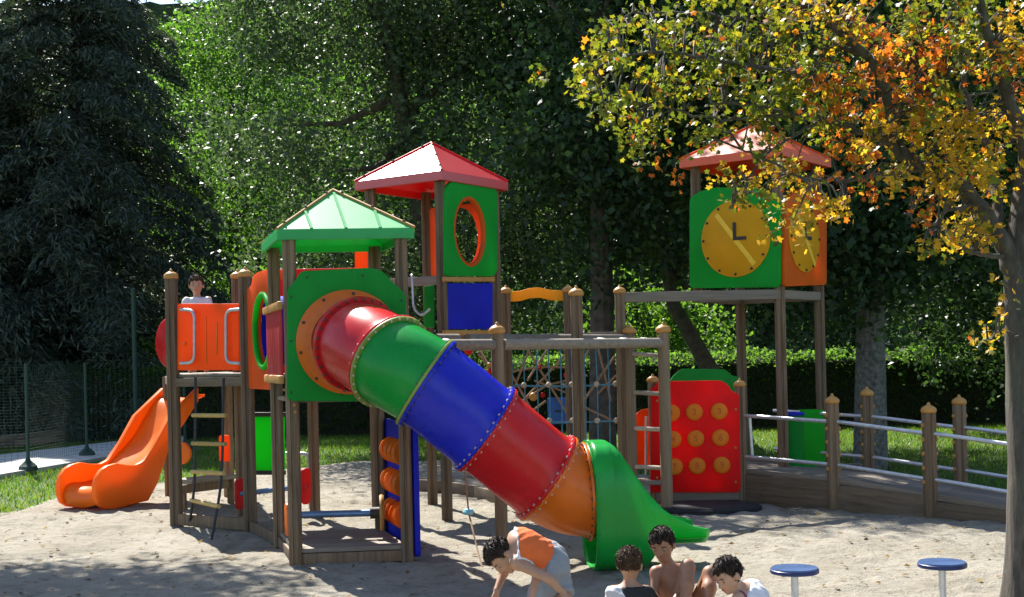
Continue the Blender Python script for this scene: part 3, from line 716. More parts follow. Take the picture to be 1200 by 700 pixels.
for k in range(10):
    a = 2*math.pi*k/10+.2; MB().ball(C0+nB*.07+(dB*math.cos(a)+UZ*math.sin(a))*.395, .014, 8).build('flange_bolt', M['bolt'], gp)
for x, y in ((341, 460), (341, 400), (341, 348), (471, 460), (471, 352), (400, 462), (440, 463), (360, 325), (425, 323)):
    a = onplane(x, y, pc+nB*.02, dB); MB().ball(flat(pc)+nB*.02+dB*a[0]+UZ*a[1], .011, 6).build('panel_screw', M['bolt'], gp)
# red slatted side rail on the left
dS = (B3-B1).normalized(); nS = -dS.cross(UZ)
if nS.x > 0: nS = -nS
zt, zb = at(325, 363, 11).z, at(325, 443, 11).z
LS = (B3-B1).length
for k in range(6):
    u = .08+(LS-.12)*(k+.5)/6; p = B1+dS*u+nS*.07
    MB().beam(p+UZ*zb, p+UZ*zt, .028, (LS-.12)/6-.02, dS).build('side_slat', M['pink'], TB, bev=.008)
for z in (zb-.01, zt+.01):
    plank('slat_rail', B1+nS*.085+UZ*z-dS*.02, B3+nS*.085+UZ*z+dS*.02, .045, .07, 'cap', TB, bev=.015)
for x, y in ((333, 457), (333, 466), (345, 475), (346, 483)):
    c = at(x, y, 11.0 if x < 340 else 10.42); MB().ball(c, .014, 8).build('screw_cap', M['cap'], TB)
# rear
panel('rear_post_panel', [(416, 287), (431, 287), (431, 400), (416, 400)], at(416, 300, 12.4), Vector((1, .05, 0)), .03, 'orange', TB, r=.01)
# deck at the top, low deck
deck([B1, B3], [B2, B4], 8, at(400, 466, 10.5).z, TB)
deck([B1+nB*.02, B3], [B2+nB*.02, B4], 8, .13, TB)
plank('ground_beam', B1+UZ*.045+dB*.05, B2+UZ*.045-dB*.05, .05, .09, 'post', TB); plank('ground_beam', B1+UZ*.045+dS*.05, B3+UZ*.045-dS*.05, .05, .09, 'post', TB)
# roller panel on the right side
dR = (B4-B2).normalized(); nR = dR.cross(UZ); nR = nR if nR.x > 0 else -nR
zt, zb = at(485, 497, 10.6).z, .03
ab = MB().prism(rounded([(-.07, zb), (LS+.02, zb), (LS+.02, zt), (-.07, zt)], .05), B2+nR*.075, dR, UZ, .045).build('roller_panel', M['blue'], TB, bev=.01)
for y in (530, 567, 604):
    z = at(465, y, 11.0).z
    for k in range(4):
        c = B2+nR*.065+dR*(LS*.30+LS*.155*k)+UZ*z
        MB().lathe([(.02, -.035), (.10, -.03), (.115, -.012), (.115, .012), (.10, .03), (.02, .035)], c, dR, 20).build('roller', M['slideorange'], ab)
s0, s1 = at(337, 604, 11.05), at(446, 601, 11.05)
MB().tube([s0, s1], .03, 12).build('seat_bar', M['bluepipe'], TB)
MB().prism(rounded([(-.09, -.16), (.09, -.16), (.09, .13), (-.09, .13)], .08), s0+Vector((0, 0, -.02)), dS, UZ, .035).build('bar_guard', M['slideorange'], TB, bev=.01)
MB().lathe([(.035, -.018), (.15, -.018), (.16, 0), (.15, .018), (.035, .018)], s1+Vector((.01, 0, 0)), dB, 24).build('bar_disc', M['cap'], TB)
MB().lathe([(.001, -.05), (.05, -.05), (.05, .05), (.001, .05)], s1+Vector((-.04, 0, 0)), dB, 12).build('bar_socket', M['black'], TB)

# ---------------------------------------------------------------- tube slide: swept coloured sections with bolted flanges
TS = thing('tube_slide', 'big tube slide of red, green, blue, red and orange sections with green chute', 'slide', flat(at(600, 520, 9.95)))
RT = .347; RC = .375
CP = [(at(420, 404, 10.17), (nB*.8+Vector((.42, 0, -.16)))), (at(457, 424, 9.85), Vector((.66, -.60, -.42))), (at(499.5, 449, 9.72), Vector((.82, -.02, -.565))),
      (at(569, 503, 9.78), Vector((.79, .12, -.60))), (at(641, 560, 9.88), Vector((.79, .13, -.58))), (at(689, 576, 9.95), Vector((.985, .10, .04)))]
def herm(p0, t0, p1, t1, s):
    L = (p1-p0).length*1.05; t0 = t0*L; t1 = t1*L
    p = (2*s**3-3*s**2+1)*p0+(s**3-2*s**2+s)*t0+(-2*s**3+3*s**2)*p1+(s**3-s**2)*t1
    d = (6*s**2-6*s)*p0+(3*s**2-4*s+1)*t0+(-6*s**2+6*s)*p1+(3*s**2-2*s)*t1
    return p, d.normalized()
SEGC = ['slidered', 'slidegreen', 'slideblue', 'slidered', 'slideorange']
FLC = [('slidered', 'slidered'), ('slidered', 'olive'), ('olive', 'slideblue'), ('slideblue', 'slidered'), ('slidered', 'slideorange'), ('slideorange', 'slidegreen')]
def ringbasis(t):
    s = UZ.cross(t).normalized() if abs(t.z) < .95 else Vector((1, 0, 0)); return s, t.cross(s)
NR = 56
for i in range(5):
    (p0, t0), (p1, t1) = CP[i], CP[i+1]; t0 = t0.normalized(); t1 = t1.normalized(); m = 14; vs = []; fs = []
    for rr in (RT, RT-.012):
        for k in range(m+1):
            p, d = herm(p0, t0, p1, t1, k/m); s, w = ringbasis(d); e = min(k, m-k)/m; r = rr+.010*(1-min(1, e*7))
            for j in range(NR): a = 2*math.pi*j/NR; vs.append(p+(s*math.cos(a)+w*math.sin(a))*r)
    for b_, fl in ((0, 0), ((m+1)*NR, 1)):
        for k in range(m):
            for j in range(NR):
                q = (b_+k*NR+j, b_+k*NR+(j+1) % NR, b_+(k+1)*NR+(j+1) % NR, b_+(k+1)*NR+j); fs.append(q if not fl else q[::-1])
    MB().add(vs, fs).build('tube_section', M[SEGC[i]], TS, smooth=60, label=['short red first section', 'green curved section', 'blue straight section', 'red straight section', 'orange elbow section'][i])
for i, (p, t) in enumerate(CP):
    t = t.normalized(); s, w = ringbasis(t)
    for k, mn in enumerate(FLC[i]):
        o = p+t*(-.013 if k == 0 else .013)
        MB().lathe([(RT-.01, -.011), (RT+.034, -.011), (RT+.038, 0), (RT+.034, .011), (RT-.01, .011)], o, t, NR).build('flange', M[mn], TS, smooth=40)
    mb = MB()
    for j in range(30):
        a = 2*math.pi*j/30+.05; c = p+(s*math.cos(a)+w*math.sin(a))*(RT+.022)
        mb.lathe([(.001, -.034), (.011, -.032), (.011, .032), (.001, .034)], c, t, 7)
    mb.build('flange_bolts', M['bolthead' if i in (1, 3, 4) else 'bolt'], TS, kind='stuff')
# green chute
p5, t5 = CP[5]; ex = flat(t5).normalized(); ey = UZ.cross(ex)
S_ = 26; LC = 1.0; vs = []; fs = []; K = 40
near = p5-ey*RC
rimpts = sorted([onplane(x, y, near, ex) for x, y in ((690, 517), (716, 518), (727, 530), (745, 558), (760, 579), (776, 596), (795, 609), (814, 618), (834, 622))])
zc_t, hz_ = p5.z+RC+.012, None
LC = onplane(835, 628, near, ex)[0]
def rimz(s):
    for a, b in zip(rimpts, rimpts[1:]):
        if s <= b[0]: f = max(0, (s-a[0])/(b[0]-a[0])); return a[1]+(b[1]-a[1])*f
    return rimpts[-1][1]
def botz(s):
    f = s/LC; return .01+(.17*((f-.55)/.45)**1.5 if f > .55 else 0)
lipb = onplane(834, 641, near, ex)[1]
rows = []
for i in range(S_+1):
    f = i/S_; s = LC*f; kk = min(1, max(0, (f-.42)/.22)); zb = .01+(max(0, lipb-.01))*kk*kk*(3-2*kk); ztop = zc_t; w = RC+.01-.03*f**2
    if f > .95: w *= 1-.12*((f-.95)/.05)**2
    zm = rimz(s); zmid = (ztop+zb)/2; hh_ = (ztop-zb)/2
    if zm >= ztop-.015: fm = math.pi
    else:
        cz_ = min(1, max(-1, (zmid-zm)/hh_)); fm = math.acos(math.copysign(abs(cz_)**(1/.62), cz_))
    row = []
    for k in range(K+1):
        a = -fm+2*fm*k/K; sn, cn = math.sin(a), math.cos(a)
        y = w*math.copysign(abs(sn)**.62, sn); z = zmid-hh_*math.copysign(abs(cn)**.62, cn)
        vs.append(p5*1.0-UZ*p5.z+ex*s+ey*y+UZ*z)
for i in range(S_):
    for k in range(K): a = i*(K+1)+k; fs.append((a, a+1, a+K+2, a+K+1))
ch = MB().add(vs, fs).build('exit_chute', M['slidegreen'], TS, smooth=70, label='green open exit chute')
sm = ch.modifiers.new('wall', 'SOLIDIFY'); sm.thickness = .018; sm.offset = 0; sm.use_rim = True
vs = []; fs = []
for i in range(17):
    f = i/16*.985; s = LC*f; w = (RC-.03)-.03*f**2; z = p5.z-RC+.02; z = z+(lipb+.012-z)*min(1, f*1.3)
    for k in range(9): u = -1+k/4; vs.append(flat(p5)+ex*s+ey*w*u+UZ*(z+.05*u*u))
for i in range(16):
    for k in range(8): a = i*9+k; fs.append((a, a+1, a+10, a+9))
MB().add(vs, fs).build('chute_bed', M['slidegreen'], TS, smooth=60)

# ---------------------------------------------------------------- orange open slide
SF = gr(112, 597, .03); dO = Vector((.50, .866, 0)); pO = Vector((.866, -.50, 0)); WO = .60
SO = thing('open_slide', 'orange open slide with rounded foot at the far left of the sand', 'slide', flat(SF)+dO*.8-pO*.3)
npx = [(231, 454), (198, 487), (181, 519), (167, 540), (158, 545), (147, 545), (135, 543), (124, 546), (117, 551), (111, 561), (109, 571), (110, 584), (113, 592), (120, 596), (130, 597), (150, 592), (172, 587), (183, 566), (198, 521), (231, 470)]
side = [onplane(x, y, SF, dO) for x, y in npx]
top = max(t for t, z in side)
for k in (0, 1):
    O = flat(SF)-pO*(WO*k+.0)
    MB().prism(side, O, dO, UZ, .075).build('side_wall', M['openslide'], SO, bev=.022, seg=3, smooth=50)
bedp = [(.05, .03), (.02, .12), (.06, .22), (.16, .26), (.30, .25), (.46, .27)]
zt_ = side[0][1]-.14
bedp += [(.62, .36), (.8, .50), (top*.55+.2, .50+(zt_-.5)*.32), (top*.8, .5+(zt_-.5)*.66), (top-.12, zt_-.03), (top+.15, zt_)]
bp = []
for (a, b) in bedp: bp.append(Vector((a, b, 0)))
sm_ = [bp[0]]
for i in range(len(bp)-1):
    p0, p1, p2, p3 = bp[max(i-1, 0)], bp[i], bp[i+1], bp[min(i+2, len(bp)-1)]
    for k in range(1, 6):
        s = k/5; sm_.append(.5*((2*p1)+(p2-p0)*s+(2*p0-5*p1+4*p2-p3)*s*s+(3*p1-p0-3*p2+p3)*s**3))
vs = []; fs = []; n = len(sm_)
for p in sm_:
    for k in range(7):
        u = k/6; vs.append(flat(SF)-pO*(.02+(WO-.04)*u)+dO*p.x+UZ*(p.y+.05*(2*u-1)**2))
for i in range(n-1):
    for k in range(6): a = i*7+k; fs.append((a+1, a, a+7, a+8))
bed = MB().add(vs, fs).build('slide_bed', M['openslide'], SO, smooth=60); q = bed.modifiers.new('wall', 'SOLIDIFY'); q.thickness = .03
tp = flat(SF)-pO*WO*.5+dO*(top+.02)+UZ*(zt_)
MB().lathe([(.33, 0), (.35, .02), (.355, .2), (.35, .38), (.33, .40), (.33, 0)], flat(at(211, 402, 16.1))+UZ*at(205, 402, 16.1).z-dO*.1, dO, 36).build('entrance_hood', M['slidered'], SO, smooth=60)
MB().beam(flat(SF)-pO*.3+dO*.35-UZ*.1, flat(SF)-pO*.3+dO*.35+UZ*.22, .3, .2, dO).build('foot_support', M['black'], SO)

# rope ladder in front of the left tower
RL = thing('rope_ladder', 'dark rope ladder with yellow rungs hanging under the left tower railing', 'rope ladder', flat(gr(236, 626)))
Lp = [at(229, 443, 12.95), at(229, 495, 12.9), at(228, 571, 12.8), gr(222, 616)]; Rp = [at(262, 443, 12.75), at(261, 525, 12.65), at(259, 571, 12.5), gr(248, 632)]
for pts in (Lp, Rp): MB().tube(bend(pts, .2), .014, 8).build('side_rope', M['rope_d'], RL)
for y in (487, 520, 553, 588):
    def onrope(P):
        for a, b in zip(P, P[1:]):
            ya, yb = (600-0*0, 0) if 0 else (None, None)
            za, zb_ = a.z, b.z; z = at(245, y, 12.8).z
            if za >= z >= zb_: return a.lerp(b, (za-z)/(za-zb_))
        return P[-1]
    a, b = onrope(Lp), onrope(Rp); d_ = (b-a).normalized()
    MB().tube([a-d_*.04, b+d_*.04], .022, 10).build('rung', M['yrung'], RL)

# ---------------------------------------------------------------- red roofed lookout tower
s_ = .95; a_ = R(55); e1 = Vector((math.cos(a_), math.sin(a_), 0)); e2 = Vector((-math.sin(a_), math.cos(a_), 0))
CF = Vector((-.718, 13.2, 0)); CR = CF+e1*s_; CL = CF+e2*s_; CK = CF+e1*s_+e2*s_; cC = (CF+CK)/2
TC = thing('lookout_tower', 'tall lookout tower with red pyramid roof and green porthole panel', 'play tower', cC)
zeC = at(518, 205, 13.0).z
for p in (CF, CR, CL, CK): post(p.x, p.y, -.12, zeC+.02, TC, .055, cap=False)
rC = pyramid_roof(cC, e1*.59, e2*.59, zeC-.045, zeC+.05, at(499, 167, 13.8).z, 'roofred', 'red', TC, seams=0)
nF = e1.cross(UZ)
hc = onplane(549, 272, CF+nF*.075, e1)
gp = panel('porthole_panel', [(521, 324), (577, 324), (581, 318), (581, 226), (576, 214), (567, 210), (530, 210), (521, 220)], CF, e1, .045, 'clockgreen', TC, .075, hole=(hc[0], hc[1], .26, .35), r=.06, label='green porthole panel')
panel('porthole_panel', None, CK, -e2 if 0 else (CR-CK), .045, 'orange', TC, .0, hole=(s_/2, hc[1], .26, .35), r=.05,
      raw=[(.06, zeC-.16), (s_-.06, zeC-.16), (s_-.06, at(500, 322, 14).z), (.06, at(500, 322, 14).z)], label='orange porthole panel on the far side')
ring = [flat(CF+nF*.075)+e1*(hc[0]+.265*math.cos(a))+UZ*(hc[1]+.355*math.sin(a)) for a in [2*math.pi*k/40 for k in range(41)]]
MB().tube(ring, .028, 8, False).build('porthole_rim', M['orange'], gp, smooth=80)
panel('lower_panel', [(523, 332), (576, 332), (576, 386), (523, 386)], CF, e1, .035, 'blue', TC, .05, r=.01)
for y in (327.5, 390):
    a, b = onplane(520, y, CF+nF*.06, e1), onplane(578, y, CF+nF*.06, e1)
    plank('panel_rail', flat(CF)+nF*.06+e1*a[0]+UZ*a[1], flat(CF)+nF*.06+e1*b[0]+UZ*b[1], .05, .05, 'cap', TC)
zdC = at(513, 392, 13.2).z
deck([CF, CL], [CR, CK], 9, zdC, TC)
for p, q in ((CF, CL), (CL, CK), (CF, CR)): plank('deck_beam', p+UZ*(zdC-.09), q+UZ*(zdC-.09), .05, .10, 'plank', TC)
zbm = at(500, 330, 13.4).z; plank('cross_beam', CF+UZ*zbm, CL+UZ*zbm, .08, .09, 'plank', TC)
g0 = at(483, 322, 13.3); g = [g0, at(484, 366, 13.3)]
MB().tube(bend([g0+Vector((-.02, .1, 0)), g0, at(484.5, 362, 13.25), at(494, 371, 13.2), at(504, 362, 13.2)], .08), .012, 10).build('grab_handle', M['pipe'], TC, smooth=80)
panel('side_panel', [(497, 336), (509, 334), (509, 384), (497, 384)], at(497, 350, 13.9), Vector((1, 0, 0)), .03, 'green', TC, r=.01)
for (x0, y0, x1, y1) in ((492, 574, 530, 576), (530, 577, 560, 582), (560, 583, 600, 592)):
    a, b = gr(x0, y0), gr(x1, y1); plank('ground_beam', flat(a)+UZ*.06, flat(b)+UZ*.06, .09, .14, 'timber', TC)

# ---------------------------------------------------------------- overhead ladder frame
E1, E2 = flat(gr(588, 633)), flat(gr(782, 601)); dE = (E2-E1).normalized(); nE = Vector((-dE.y, dE.x, 0)); nE = nE if nE.y > 0 else -nE
E3 = E2+nE*.46; E4 = E1+nE*.46
OH = thing('overhead_ladder', 'weathered round timber overhead ladder frame behind the tube slide', 'climbing frame', (E1+E2)/2)
zE1, zE2 = at(583, 391, E1.y).z, at(776, 390, E2.y).z
post(E1.x, E1.y, -.12, zE1, OH, .058, mat='post2', rnd=True); post(E2.x, E2.y, -.12, zE2, OH, .062, mat='post2', rnd=True)
post(E3.x, E3.y, -.12, at(732, 391, E3.y).z, OH, .058, mat='post2', rnd=True)
t0 = onplane(527, 406, E1, dE); zr1, zr2 = at(583, 404, E1.y).z, at(770, 402, E2.y).z
nn = -nE*.0
for off, z0_, z1_, tt in ((nE*0, zr1, zr2, t0[0]), (nE*.46, zr1+.06, zr2+.05, t0[0]+.25)):
    L = (E2-E1).length
    def zz(t): return z0_+(z1_-z0_)*t/L
    for ta, tb in ((tt, -.06), (.06, L-.06)):
        MB().tube([E1+off+dE*ta+UZ*zz(ta), E1+off+dE*tb+UZ*zz(tb)], .052, 14).build('rail', M['plank'], OH)
for k in range(9):
    t = -.3+k*.36; MB().tube([E1+dE*t+UZ*(zr1+.02)+nE*.04, E1+dE*t+nE*.42+UZ*(zr1+.05)], .016, 8).build('overhead_rung', M['steel'], OH)
for y in (416, 461, 503, 548):
    a = at(771, y+1, E2.y); MB().tube([E3+UZ*(at(738, y-1, E3.y).z)-nE*.05, E2+UZ*a.z+nE*.05], .024, 10).build('ladder_rung', M['rung'], OH)

# net frame with yellow board
n1, n2, n3, n4 = (flat(at(x, 400, y)) for x, y in ((594, 14.3), (667, 14.3), (676.5, 12.7), (727.5, 13.75)))
NF = thing('net_frame', 'timber post frame with wavy yellow top board carrying the climbing nets', 'climbing frame', (n1+n4)/2)
for p, px, y in ((n1, 593, 344), (n2, 666, 343), (n3, 675, 347), (n4, 726, 344)): post(p.x, p.y, -.12, at(px, y, p.y).z, NF, .052 if p is not n3 else .058)
panel('wave_board', [(597, 342), (610, 341), (620, 338), (632, 337), (645, 340), (664, 341), (664, 353), (645, 352), (632, 349), (620, 350), (610, 353), (597, 354)], n1, Vector((1, 0, 0)), .035, 'yellow', NF, r=.02)
for z in (at(630, 396, 14.3).z,):
    plank('net_beam', n1+UZ*z, n2+UZ*z, .07, .08, 'plank', NF); plank('net_beam', n2+UZ*z, n4+UZ*z, .07, .08, 'plank', NF)
# blue rope net
dN = (n4-n1).normalized(); LN = (n4-n1).length
BN = thing('blue_rope_net', 'blue rope climbing net with cream beads on the timber frame', 'climbing net', (n1+n4)/2)
zn = [at(727, y, 13.75).z for y in (450, 493, 536)]; zt = at(660, 399, 14).z
un = [onplane(x, 450, n1, dN)[0] for x in (600, 614, 629, 643, 657, 670, 685, 699, 713)]
for z in zn: MB().tube([n1+dN*k*LN/8+UZ*(z-.02*math.sin(math.pi*k/8)) for k in range(9)], .011, 6).build('rope', M['rope_b'], BN)
for u in un: MB().tube([n1+dN*u+UZ*zt, n1+dN*(u+.01)+UZ*(zt+zn[-1])/2, n1+dN*u+UZ*(zn[-1]-.2)], .008, 6).build('rope', M['rope_b'], BN)
for z in zn:
    for u in un[1::2]+[LN-.07]: MB().ball(n1+dN*u+UZ*z, .032, 10).build('bead', M['rung'], BN)
# tan spider net with blue board
SN = thing('spider_net', 'tan rope spider net with red and orange beads and a blue square board', 'climbing net', flat(at(630, 480, 14.9)))
Yn = 14.9; Pn = lambda x, y, dy=0: at(x, y, Yn+dy)
strands = [((560, 415), (612, 470)), ((612, 400), (668, 490)), ((664, 414), (606, 478)), ((592, 437), (632, 430)), ((632, 430), (668, 431)), ((600, 478), (640, 452)), ((622, 405), (600, 462)), ((640, 452), (688, 440)),
           ((562, 410), (575, 432)), ((575, 432), (600, 462)), ((640, 470), (600, 500)), ((686, 468), (704, 440)), ((700, 405), (716, 470)), ((720, 418), (684, 470)), ((556, 432), (600, 440)), ((600, 440), (626, 486)), ((580, 404), (596, 446)), ((645, 404), (618, 446)), ((626, 446), (668, 462)), ((690, 410), (668, 452)), ((668, 470), (716, 492)), ((700, 462), (722, 440)), ((606, 494), (648, 512)), ((566, 452), (602, 484))]
for i, (a, b) in enumerate(strands): MB().tube([Pn(*a, .1*(i % 3)), Pn(*b, -.1*(i % 2))], .014, 6).build('rope', M['rope_t'], SN)
for x, y, mt, r in ((549, 411, 'red', .05), (575, 435, 'red', .035), (614, 452, 'red', .036), (632, 430, 'red', .03), (665, 440, 'red', .045), (625, 465, 'cap', .05), (636, 463, 'red', .03), (573, 428, 'cap', .03), (660, 452, 'rung', .03)):
    MB().ball(Pn(x, y), r, 12).build('bead', M[mt], SN)
bd = MB().prism(rounded([(-.12, -.16), (.12, -.16), (.12, .15), (-.12, .15)], .02), Pn(654, 481), Vector((1, 0, 0)), UZ, .03).build('net_board', M['ropeblue'], SN, bev=.008)
MB().beam(Pn(650, 482)-Vector((0, .02, 0)), Pn(658, 482)-Vector((0, .02, 0)), .008, .02).build('slot', M['black'], bd)

# ---------------------------------------------------------------- clock tower
D1 = Vector((3.0736, 14.697, 0)); eL = Vector((-.79, .613, 0)).normalized(); eR = Vector((.613, .79, 0)).normalized(); SD = 1.065
D2 = D1+eL*SD; D3 = D1+eR*SD; D4 = D1+(eL+eR)*SD; cD = (D1+D4)/2
TD = thing('clock_tower', 'clock tower with green and orange clock faces under an orange red roof', 'play tower', cD)
zeD = at(860, 188, 15.12).z; zbD = at(915, 345, 14.7).z
for p in (D1, D3, D4): post(p.x, p.y, -.12, zeD+.02, TD, .055, cap=False)
post(D2.x, D2.y, zbD-.05, zeD+.02, TD, .055, cap=False)
pyramid_roof(cD, (eL*.5+eR*0)*SD*1.26, eR*.5*SD*1.26, zeD-.05, zeD+.05, at(882, 146, 15.44).z, 'rooforange', 'orange', TD, seams=0)
def clock(px, P, d, mat, cpx, rpx, parent, lab):
    n = flat(d).normalized().cross(UZ); d = flat(d).normalized(); off = .08
    cp = panel('clock_panel', px, P, d, .045, mat, parent, off, r=.06, label=lab)
    O = flat(P)+n*(off+.0225); cu = onplane(cpx[0], cpx[1], O, d)
    cc = O+d*cu[0]+UZ*cu[1]; rad = rpx
    MB().lathe([(rad, 0), (rad, .012), (rad-.012, .02), (.001, .02)], cc, n, 48).build('dial', M['dial'], cp)
    P_ = lambda a, r: cc+(d*math.sin(a)+UZ*math.cos(a))*r
    def bar(nm, a, r0, r1, w, mt, h): MB().beam(P_(a, r0)+n*(.02+h/2), P_(a, r1)+n*(.02+h/2), w, h, n).build(nm, M[mt], cp, bev=.003)
    for k in range(12): MB().lathe([(.016, 0), (.014, .012), (.001, .014)], P_(k*math.pi/6, rad*.93)+n*.02, n, 8).build('hour_mark', M['black'], cp)
    bar('clock_hand', 0, -.02, .19, .04, 'black', .012); bar('clock_hand', math.pi/2, -.02, .15, .04, 'black', .014)
    bar('rotating_bar', R(142), -.38, .40, .06, 'hand', .008)
    for (x, y) in ((.06, .06), (-.06, .06)): pass
    return cp
zcp = lambda y: None
clock([(809, 338), (915, 337), (915, 240), (903, 224), (885, 220), (838, 220), (822, 224), (809, 232)], D2, -eL, 'clockgreen', (862, 280), .447, TD, 'green clock panel facing the sand')
clock([(918, 336), (967, 334), (967, 245), (960, 228), (950, 222), (935, 222), (926, 228), (918, 240)], D1, eR, 'orange2', (942, 279), .405, TD, 'orange clock panel on the right side')
for p, q in ((D1, D2), (D1, D3), (D2, D4), (D3, D4)): plank('frame_beam', p+UZ*zbD, q+UZ*zbD, .08, .10, 'plank', TD)
plank('long_beam', flat(n4)+UZ*at(727, 349, 13.75).z, D1+UZ*zbD, .085, .11, 'plank', TD)

# ---------------------------------------------------------------- number panel cabin
K1 = flat(gr(870, 589)); K0 = flat(at(766, 500, K1.y+.05)); dK = (K1-K0).normalized(); nK = dK.cross(UZ)
KB = thing('number_cabin', 'low play cabin with red panel of nine numbered orange buttons', 'play cabin', (K0+K1)/2)
post(K0.x, K0.y, -.12, at(765, 448, K0.y).z, KB, .052); post(K1.x, K1.y, -.12, at(869, 453, K1.y).z, KB, .052)
rp = panel('number_panel', [(762, 577), (865, 577), (868, 573), (866, 462), (858, 459), (852, 450), (844, 446), (772, 447), (763, 456)], K0, dK, .045, 'redpanel', KB, .07, r=.03)
PB = K0+nK*.0925
for r_, ys in enumerate((484, 515, 547)):
    for c_, x in enumerate((787, 813.5, 842.5)):
        a = onplane(x+r_*1.6, ys-c_*.9, PB, dK); c = PB+dK*a[0]+UZ*a[1]
        bt = MB().lathe([(.093, 0), (.093, .018), (.085, .03), (.06, .036), (.001, .038)], c, nK, 28).build('button', M['button'], rp, smooth=50)
        cu = bpy.data.curves.new('digit', 'FONT'); cu.body = str(r_*3+c_+1); cu.size = .10; cu.align_x = 'CENTER'; cu.align_y = 'CENTER'; cu.extrude = .002
        tmp = bpy.data.objects.new('digit', cu); COL.objects.link(tmp)
        me = bpy.data.meshes.new_from_object(tmp.evaluated_get(bpy.context.evaluated_depsgraph_get())); bpy.data.objects.remove(tmp)
        me.materials.clear(); me.materials.append(M['digit']); me.name = 'digit'
        dg = link('digit', me, c+nK*.040, bt); dg.rotation_mode = 'QUATERNION'; dg.rotation_quaternion = Matrix((dK, UZ, nK)).transposed().to_quaternion()
for x, y in ((770, 470), (770, 560), (862, 480), (862, 525), (862, 565)):
    a = onplane(x, y, PB, dK); MB().ball(PB+dK*a[0]+UZ*a[1], .014, 8).build('panel_screw', M['cap'], rp)
panel('rear_panel', [(778, 470), (868, 470), (866, 442), (857, 440), (850, 433), (800, 432), (791, 438), (785, 446)], flat(at(790, 440, 15.0)), Vector((1, 0, 0)), .04, 'green', KB, r=.03)
sp = flat(at(745, 500, 14.6)); panel('side_panel', [(738, 545), (768, 545), (768, 478), (752, 480), (744, 486), (738, 486)], sp, Vector((1, .25, 0)), .04, 'orange', KB, r=.02)
pole('steel_bar', at(757, 488, 14.3), at(757, 556, 14.3), .014, 'steel', KB)
plank('front_board', K0+nK*.03+UZ*.10, K1+nK*.03+UZ*.10, .04, .13, 'plank', KB)
plank('step_board', flat(at(735, 560, 14.2))+UZ*.25, flat(at(775, 560, 14.2))+UZ*.25, .35, .05, 'plank', KB)
deck([K0, K0+Vector((0, 1.1, 0))], [K1, K1+Vector((0, 1.1, 0))], 8, .19, KB)
mp = gr(824, 598); mt = thing('mat_with_shade', 'black rubber mat that also stands in for the shade under the red number panel', 'mat', flat(mp))  # dark shape covers both the rubber and the shadow below the deck
q = [(math.cos(a)*.62, math.sin(a)*.42) for a in [2*math.pi*k/28 for k in range(28)]]
mat_ = MB().add([flat(mp)+Vector((x*k, y*k, z)) for (k, z) in ((1, -.04), (1, .035), (.93, .06)) for x, y in q],
                [tuple(range(56, 84))]+[(r*28+i, r*28+(i+1) % 28, (r+1)*28+(i+1) % 28, (r+1)*28+i) for r in (0, 1) for i in range(28)]).build('mat', M['rubber'], mt)

# ---------------------------------------------------------------- wheelchair ramp
R1, R2, R3 = K1, flat(gr(978, 597)), flat(gr(1091, 606)); R4 = R3+(R3-R2)*1.05; dRm = (R3-R1).normalized(); nRm = Vector((-dRm.y, dRm.x, 0)); nRm = nRm if nRm.y > 0 else -nRm
WRp = 1.25; FR = [R1, R2, R3, R4]; BK = [p+nRm*WRp+Vector((-.28, 0, 0)) for p in FR]; BK[0] = R1+Vector((.55, 1.1, 0)); ZR = [.33, .285, .19, .08]
RP = thing('ramp', 'weathered timber access ramp with capped posts and twin steel rails', 'ramp', flat((R2+R3)/2))
tops_f = [None, at(974, 473, R2.y).z, at(1085, 484, R3.y).z, 1.0]; tops_b = [None, at(1019, 464, BK[1].y).z, at(1128, 474, BK[2].y).z, 1.02]
for side_, P, tops in ((0, FR, tops_f), (1, BK, tops_b)):
    for i in (1, 2, 3):
        pr = post(P[i].x, P[i].y, -.12, tops[i], RP, .058); mb = MB()
        for k in range(5):
            z = tops[i]-.12-k*.14
            for sx in (-1, 1): mb.lathe([(.024, 0), (.022, .016), (.001, .026)], P[i]+Vector((sx*.058, -.01, z)), Vector((sx, 0, 0)), 8)
        mb.build('screw_caps', M['cap'], pr, kind='stuff')
for i in range(3):
    f0, f1, b0_, b1_ = FR[i], FR[i+1], BK[i], BK[i+1]; za, zb = ZR[i], ZR[i+1]
    e = (f1-f0).normalized()
    for P0, P1, nm in ((f0, f1, 0), (b0_, b1_, 1)):
        e_ = (P1-P0).normalized(); w = (nRm*-.0)
        for dz in (.63, .18):
            if i == 0 and nm == 1 and dz == .15: pass
            pole('rail', P0+UZ*(za+dz)+e_*.05, P1+UZ*(zb+dz)-e_*.05, .021, 'steel', RP)
        sk = -nRm*.0
        plank('side_board', P0+UZ*(za*.5-.03)+e_*.06, P1+UZ*(zb*.5-.03)-e_*.06, .05, (za+zb)/2+.05, 'skirt', RP)
        plank('kerb_board', P0+UZ*(za+.02)+e_*.06+(nRm*.02 if not nm else -nRm*.02), P1+UZ*(zb+.02)-e_*.06+(nRm*.02 if not nm else -nRm*.02), .045, .05, 'plank', RP)
    nb = 8
    for k in range(nb):
        a0, a1 = f0.lerp(b0_, (k+.5)/nb)+UZ*za, f1.lerp(b1_, (k+.5)/nb)+UZ*zb
        plank('ramp_board', a0, a1, (b1_-f1).length/nb-.008, .035, 'plank', RP)
MB().tube(bend([R1+UZ*.49+Vector((.12, 0, 0)), R1+UZ*.94+Vector((.10, 0, 0))], .03), .02, 10).build('rail_end', M['steel'], RP)
plat = [R1+Vector((-.1, .2, 0)), R1+Vector((.0, 1.2, 0))]
